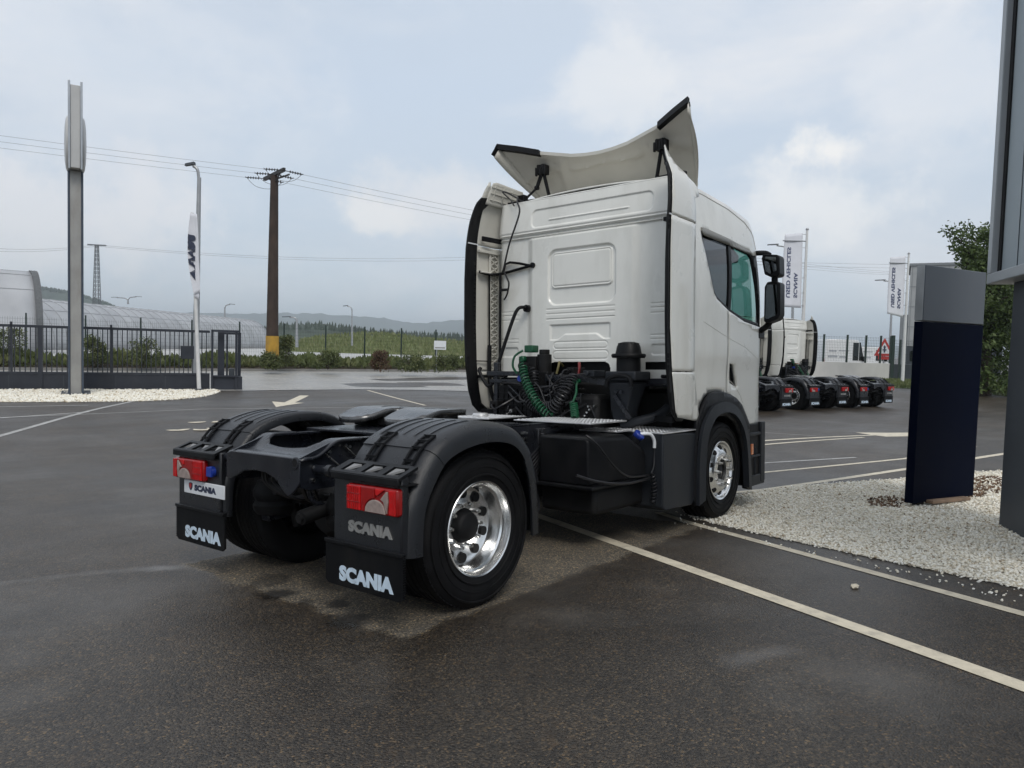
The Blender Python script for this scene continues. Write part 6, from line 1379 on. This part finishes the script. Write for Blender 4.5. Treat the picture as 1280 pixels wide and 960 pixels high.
# grey building
bd = at(1124, 470, 78); bd.z = 0; gb = thing('industrial_building', 'pale grey clad industrial building with a dark lower storey behind the flagpole', 'building', bd, (0, 0, math.atan2(bd.y - CAM.y, bd.x - CAM.x) - pi / 2))
MT['clad'] = mat('pale_cladding', (.34, .35, .35), .55, var=.06, vscale=1, dirt=(.27, .27, .26, .3), dscale=.6)
MT['clad2'] = mat('grey_cladding', (.20, .215, .225), .55, var=.06, vscale=1)
MB().box((-.2, .3, 0), (6, 9, 6.2)).build('side_wing', 'clad2', gb); MB().box((.55, 0, 2.9), (9, 10, 11.3)).build('upper_storey', 'clad', gb); MB().box((.6, .05, 0), (9, 10, 2.88)).build('lower_storey', 'slate', gb); MB().box((.4, -.12, 11.3), (9.1, 10.1, 11.55)).build('parapet', 'clad2', gb)
for k in range(6): MB().box((.7 + k * 1.1, -.03, 2.95), (.74 + k * 1.1, -.002, 11.25)).build('panel_joint', 'clad2', gb, smooth=0)
for z in (4.9, 7.0, 9.1): MB().box((.55, -.035, z), (9, -.003, z + .05)).build('panel_joint', 'clad2', gb, smooth=0)
for k in range(5): MB().box((.9 + k * 1.3, -.02, 1.3), (1.9 + k * 1.3, .045, 2.4)).build('window', 'tint', gb, smooth=0)

# flags on poles: printed cloth, the back of the print faces the camera
def banner(label, lab_pole, top_px, base_px, dep, flag_px, grp):
    B = at(*base_px, dep); B.z = 0; T = at(*top_px, dep); tv = Vector((T.x - B.x, T.y - B.y, T.z))
    o = thing('flagpole', lab_pole, 'flagpole', B, group=grp)
    MB().tube([(0, 0, 0), tuple(tv * .5), tuple(tv)], [.11, .09, .06], 12).build('pole', 'polewhite', o); MB().lathe([(0, .06), (.05, .09), (.12, .06), (.14, 0)], tv, (0, 0, 1), 12).build('finial', 'galv', o); MB().tube([tuple(tv * .93), tuple(tv * .93 + Vector((.0, 0, 0)) - fgd * 1.3)], .03, 6).build('top_arm', 'galv', o)
    tl, tr2, br2, bl2 = [at(*p, dep) for p in flag_px]; f = thing('flag', label, 'flag', B, group=grp + ' flags')
    def S(u, v, w_=0.):
        p = tl.lerp(tr2, u).lerp(bl2.lerp(br2, u), v) - B; return p + Vector((_d.x, _d.y, 0)) * (.10 * sin(3.0 * v + 2.5 * u) * (1 - u) + w_)
    MB().loft([[S(u, v) for u in np.linspace(0, 1, 9)] for v in np.linspace(0, 1, 25)], closed=False).build('cloth', 'flagwhite', f, smooth=80, solid=.006)
    # print reads upward with the letters mirrored, as on the back of the cloth
    def line(body, u0, uw, v0, v1):
        q = text_mb(body, (0, 0, 0), (1, 0, 0), (0, 1, 0), 1, 1, .03, .03); m2 = MB()
        m2.add([S(u0 + y * uw, v0 + (v1 - v0) * x, z) for x, y, z in q.v], q.f); m2.build('lettering', 'flagprint', f, smooth=0, fix=False)
    line('SCANIA', .58, .20, .87, .53); line('USED VEHICLES', .20, .20, .87, .18)
    for v in (.02, .2, .4, .6, .8, .97): MB().tube([S(1, v), Vector((tv.x * (1 - v * .75), tv.y * (1 - v * .75), S(1, v).z))], .012, 5).build('clip', 'galv', f)
MT['flagprint'] = mat('flag_print', (.045, .06, .13), .8, var=.05)
banner('white printed flag over the parked trucks, lettering mirrored, nearer and larger of two', 'flagpole rising behind the parked truck cabs', (1009, 288), (1000, 486), 40, [(981, 293), (1003.5, 291), (1001, 385), (977, 383.5)], 'white flagpoles on the right')
banner('white printed flag beside the navy totem sign, lettering mirrored, smaller of two', 'flagpole standing on the grass strip left of the navy totem sign', (1136, 318), (1128, 478), 49.5, [(1113, 321.5), (1132, 320), (1129, 397), (1109, 392)], 'white flagpoles on the right')

# white vans behind the wall fence
def van(label, px, dep, L_, hgt, flip, m='vanwhite'):
    b0 = at(px, 470, dep); b0.z = 0; o = thing('white_van', label, 'van', b0, (0, 0, math.atan2(fgd.y, fgd.x)))
    prof = [(0, .45), (0, hgt - .15), (.12, hgt), (L_ * .66, hgt), (L_ * .72, hgt - .05), (L_ * .86, 1.25), (L_ * .97, 1.05), (L_, .85), (L_, .40)]
    MB().prism(prof, (0, 1.95), lambda u, v, w_: (u, w_, v)).build('body', 'vanwhite', o, bevel=.06, smooth=40, seg=3)
    MB().prism([(L_ * .735, 1.3), (L_ * .735, hgt - .22), (L_ * .76, hgt - .22), (L_ * .85, 1.3)], (-.012, .02), lambda u, v, w_: (u, w_, v)).build('side_window', 'tint', o, smooth=0)
    MB().prism([(L_ * .60, 1.3), (L_ * .60, hgt - .25), (L_ * .72, hgt - .25), (L_ * .72, 1.3)], (-.012, .02), lambda u, v, w_: (u, w_, v)).build('side_window', 'tint', o, smooth=0)
    MB().bar((L_ * .74, 1.0, hgt - .15), (L_ * .862, 1.0, 1.3), 1.7, .03, (0, 0, 1)).build('windscreen', 'tint', o)
    MB().box((L_ * .80, -.28, 1.25), (L_ * .84, -.04, 1.65)).build('door_mirror', 'black', o, bevel=.02)
    for xa, xb, za, zb_ in ((.25, 1.05, 1.52, 1.70), (1.2, 1.9, 1.50, 1.66), (.3, .95, 2.0, 2.14), (1.15, 2.0, 2.05, 2.15)):
        MB().box((xa, -.012, za), (xb, .02, zb_)).build('side_lettering_block', 'vangrey', o, smooth=0)
    for x in (L_ * .18, L_ * .82):
        t_ = MB().lathe([(-.1, .2), (-.1, .33), (.1, .33), (.1, .2)], (x, .08, .33), (0, -1, 0), 24).build('wheel', 'rubber', o); MB().lathe([(.0, .2), (.06, .19), (.07, .08), (.07, 0)], (x, .08, .33), (0, -1, 0), 20).build('rim', 'alu', t_)
    MB().box((.1, -.01, .95), (L_ * .58, .02, 1.05)).build('side_trim', 'letter', o); MB().box((-.02, .1, .45), (.03, 1.85, .65)).build('bumper', 'black', o)
    MB().box((-.015, .06, 1.0), (.02, .2, 1.4)).build('rear_lamp', 'red', o)
    return o
MT['vangrey'] = mat('faded_van_print', (.34, .36, .38), .5, var=.2, vscale=6)
MT['vanwhite'] = mat('van_paint', (.66, .67, .67), .3, var=.03, coat=.5)
van('large white van parked behind the mesh fence right of the truck cab', 1030, 62, 3.9, 3.05, False)
van('smaller white van half hidden behind the mesh fence posts by the warning sign', 1062, 68, 3.9, 2.55, False)

# ================================================================== the three parked tractor units
SK = {'roof_deflector', 'deflector_underside', 'deflector_rim', 'deflector_wing', 'deflector_lip', 'strut_clamp', 'deflector_strut', 'strut_foot', 'top_flap', 'spiral_cable', 'loose_wire', 'grab_pole', 'number_plate', 'flap_rib', 'bolt', 'edge_tooth', 'tread_bar', 'driver_seat', 'passenger_seat', 'headrest', 'steering_wheel', 'bunk', 'emblem', 'emblem_crown'}
for (x, y, th_, lab) in [(20.65, 4.9, 76, 'white parked tractor unit nearest the foreground truck, mostly hidden, only its rear showing'),
                         (24.0, 4.0, 76, 'white parked tractor unit in the middle of the row of three'),
                         (26.75, 3.05, 76, 'white parked tractor unit at the right end of the row of three')]:
    c = copy_thing(TR, SK); c.location = (x, y, gh(x, y) - .02); c.rotation_euler = (0, 0, R(th_)); c['label'] = lab

# ================================================================== air
hz = bpy.data.materials.new('haze'); hz.use_nodes = True; n, l = hz.node_tree.nodes, hz.node_tree.links; n.remove(n['Principled BSDF'])
pv = n.new('ShaderNodeVolumePrincipled'); pv.inputs['Color'].default_value = (.84, .93, 1.0, 1); pv.inputs['Density'].default_value = HAZE; pv.inputs['Anisotropy'].default_value = .0
l.new(pv.outputs[0], n['Material Output'].inputs['Volume'])
if HAZE: 
    hb = MB().box((-9500, -9500, -3), (9500, 9500, 250)).build('haze', hz, smooth=0); tag(hb, kind='stuff')
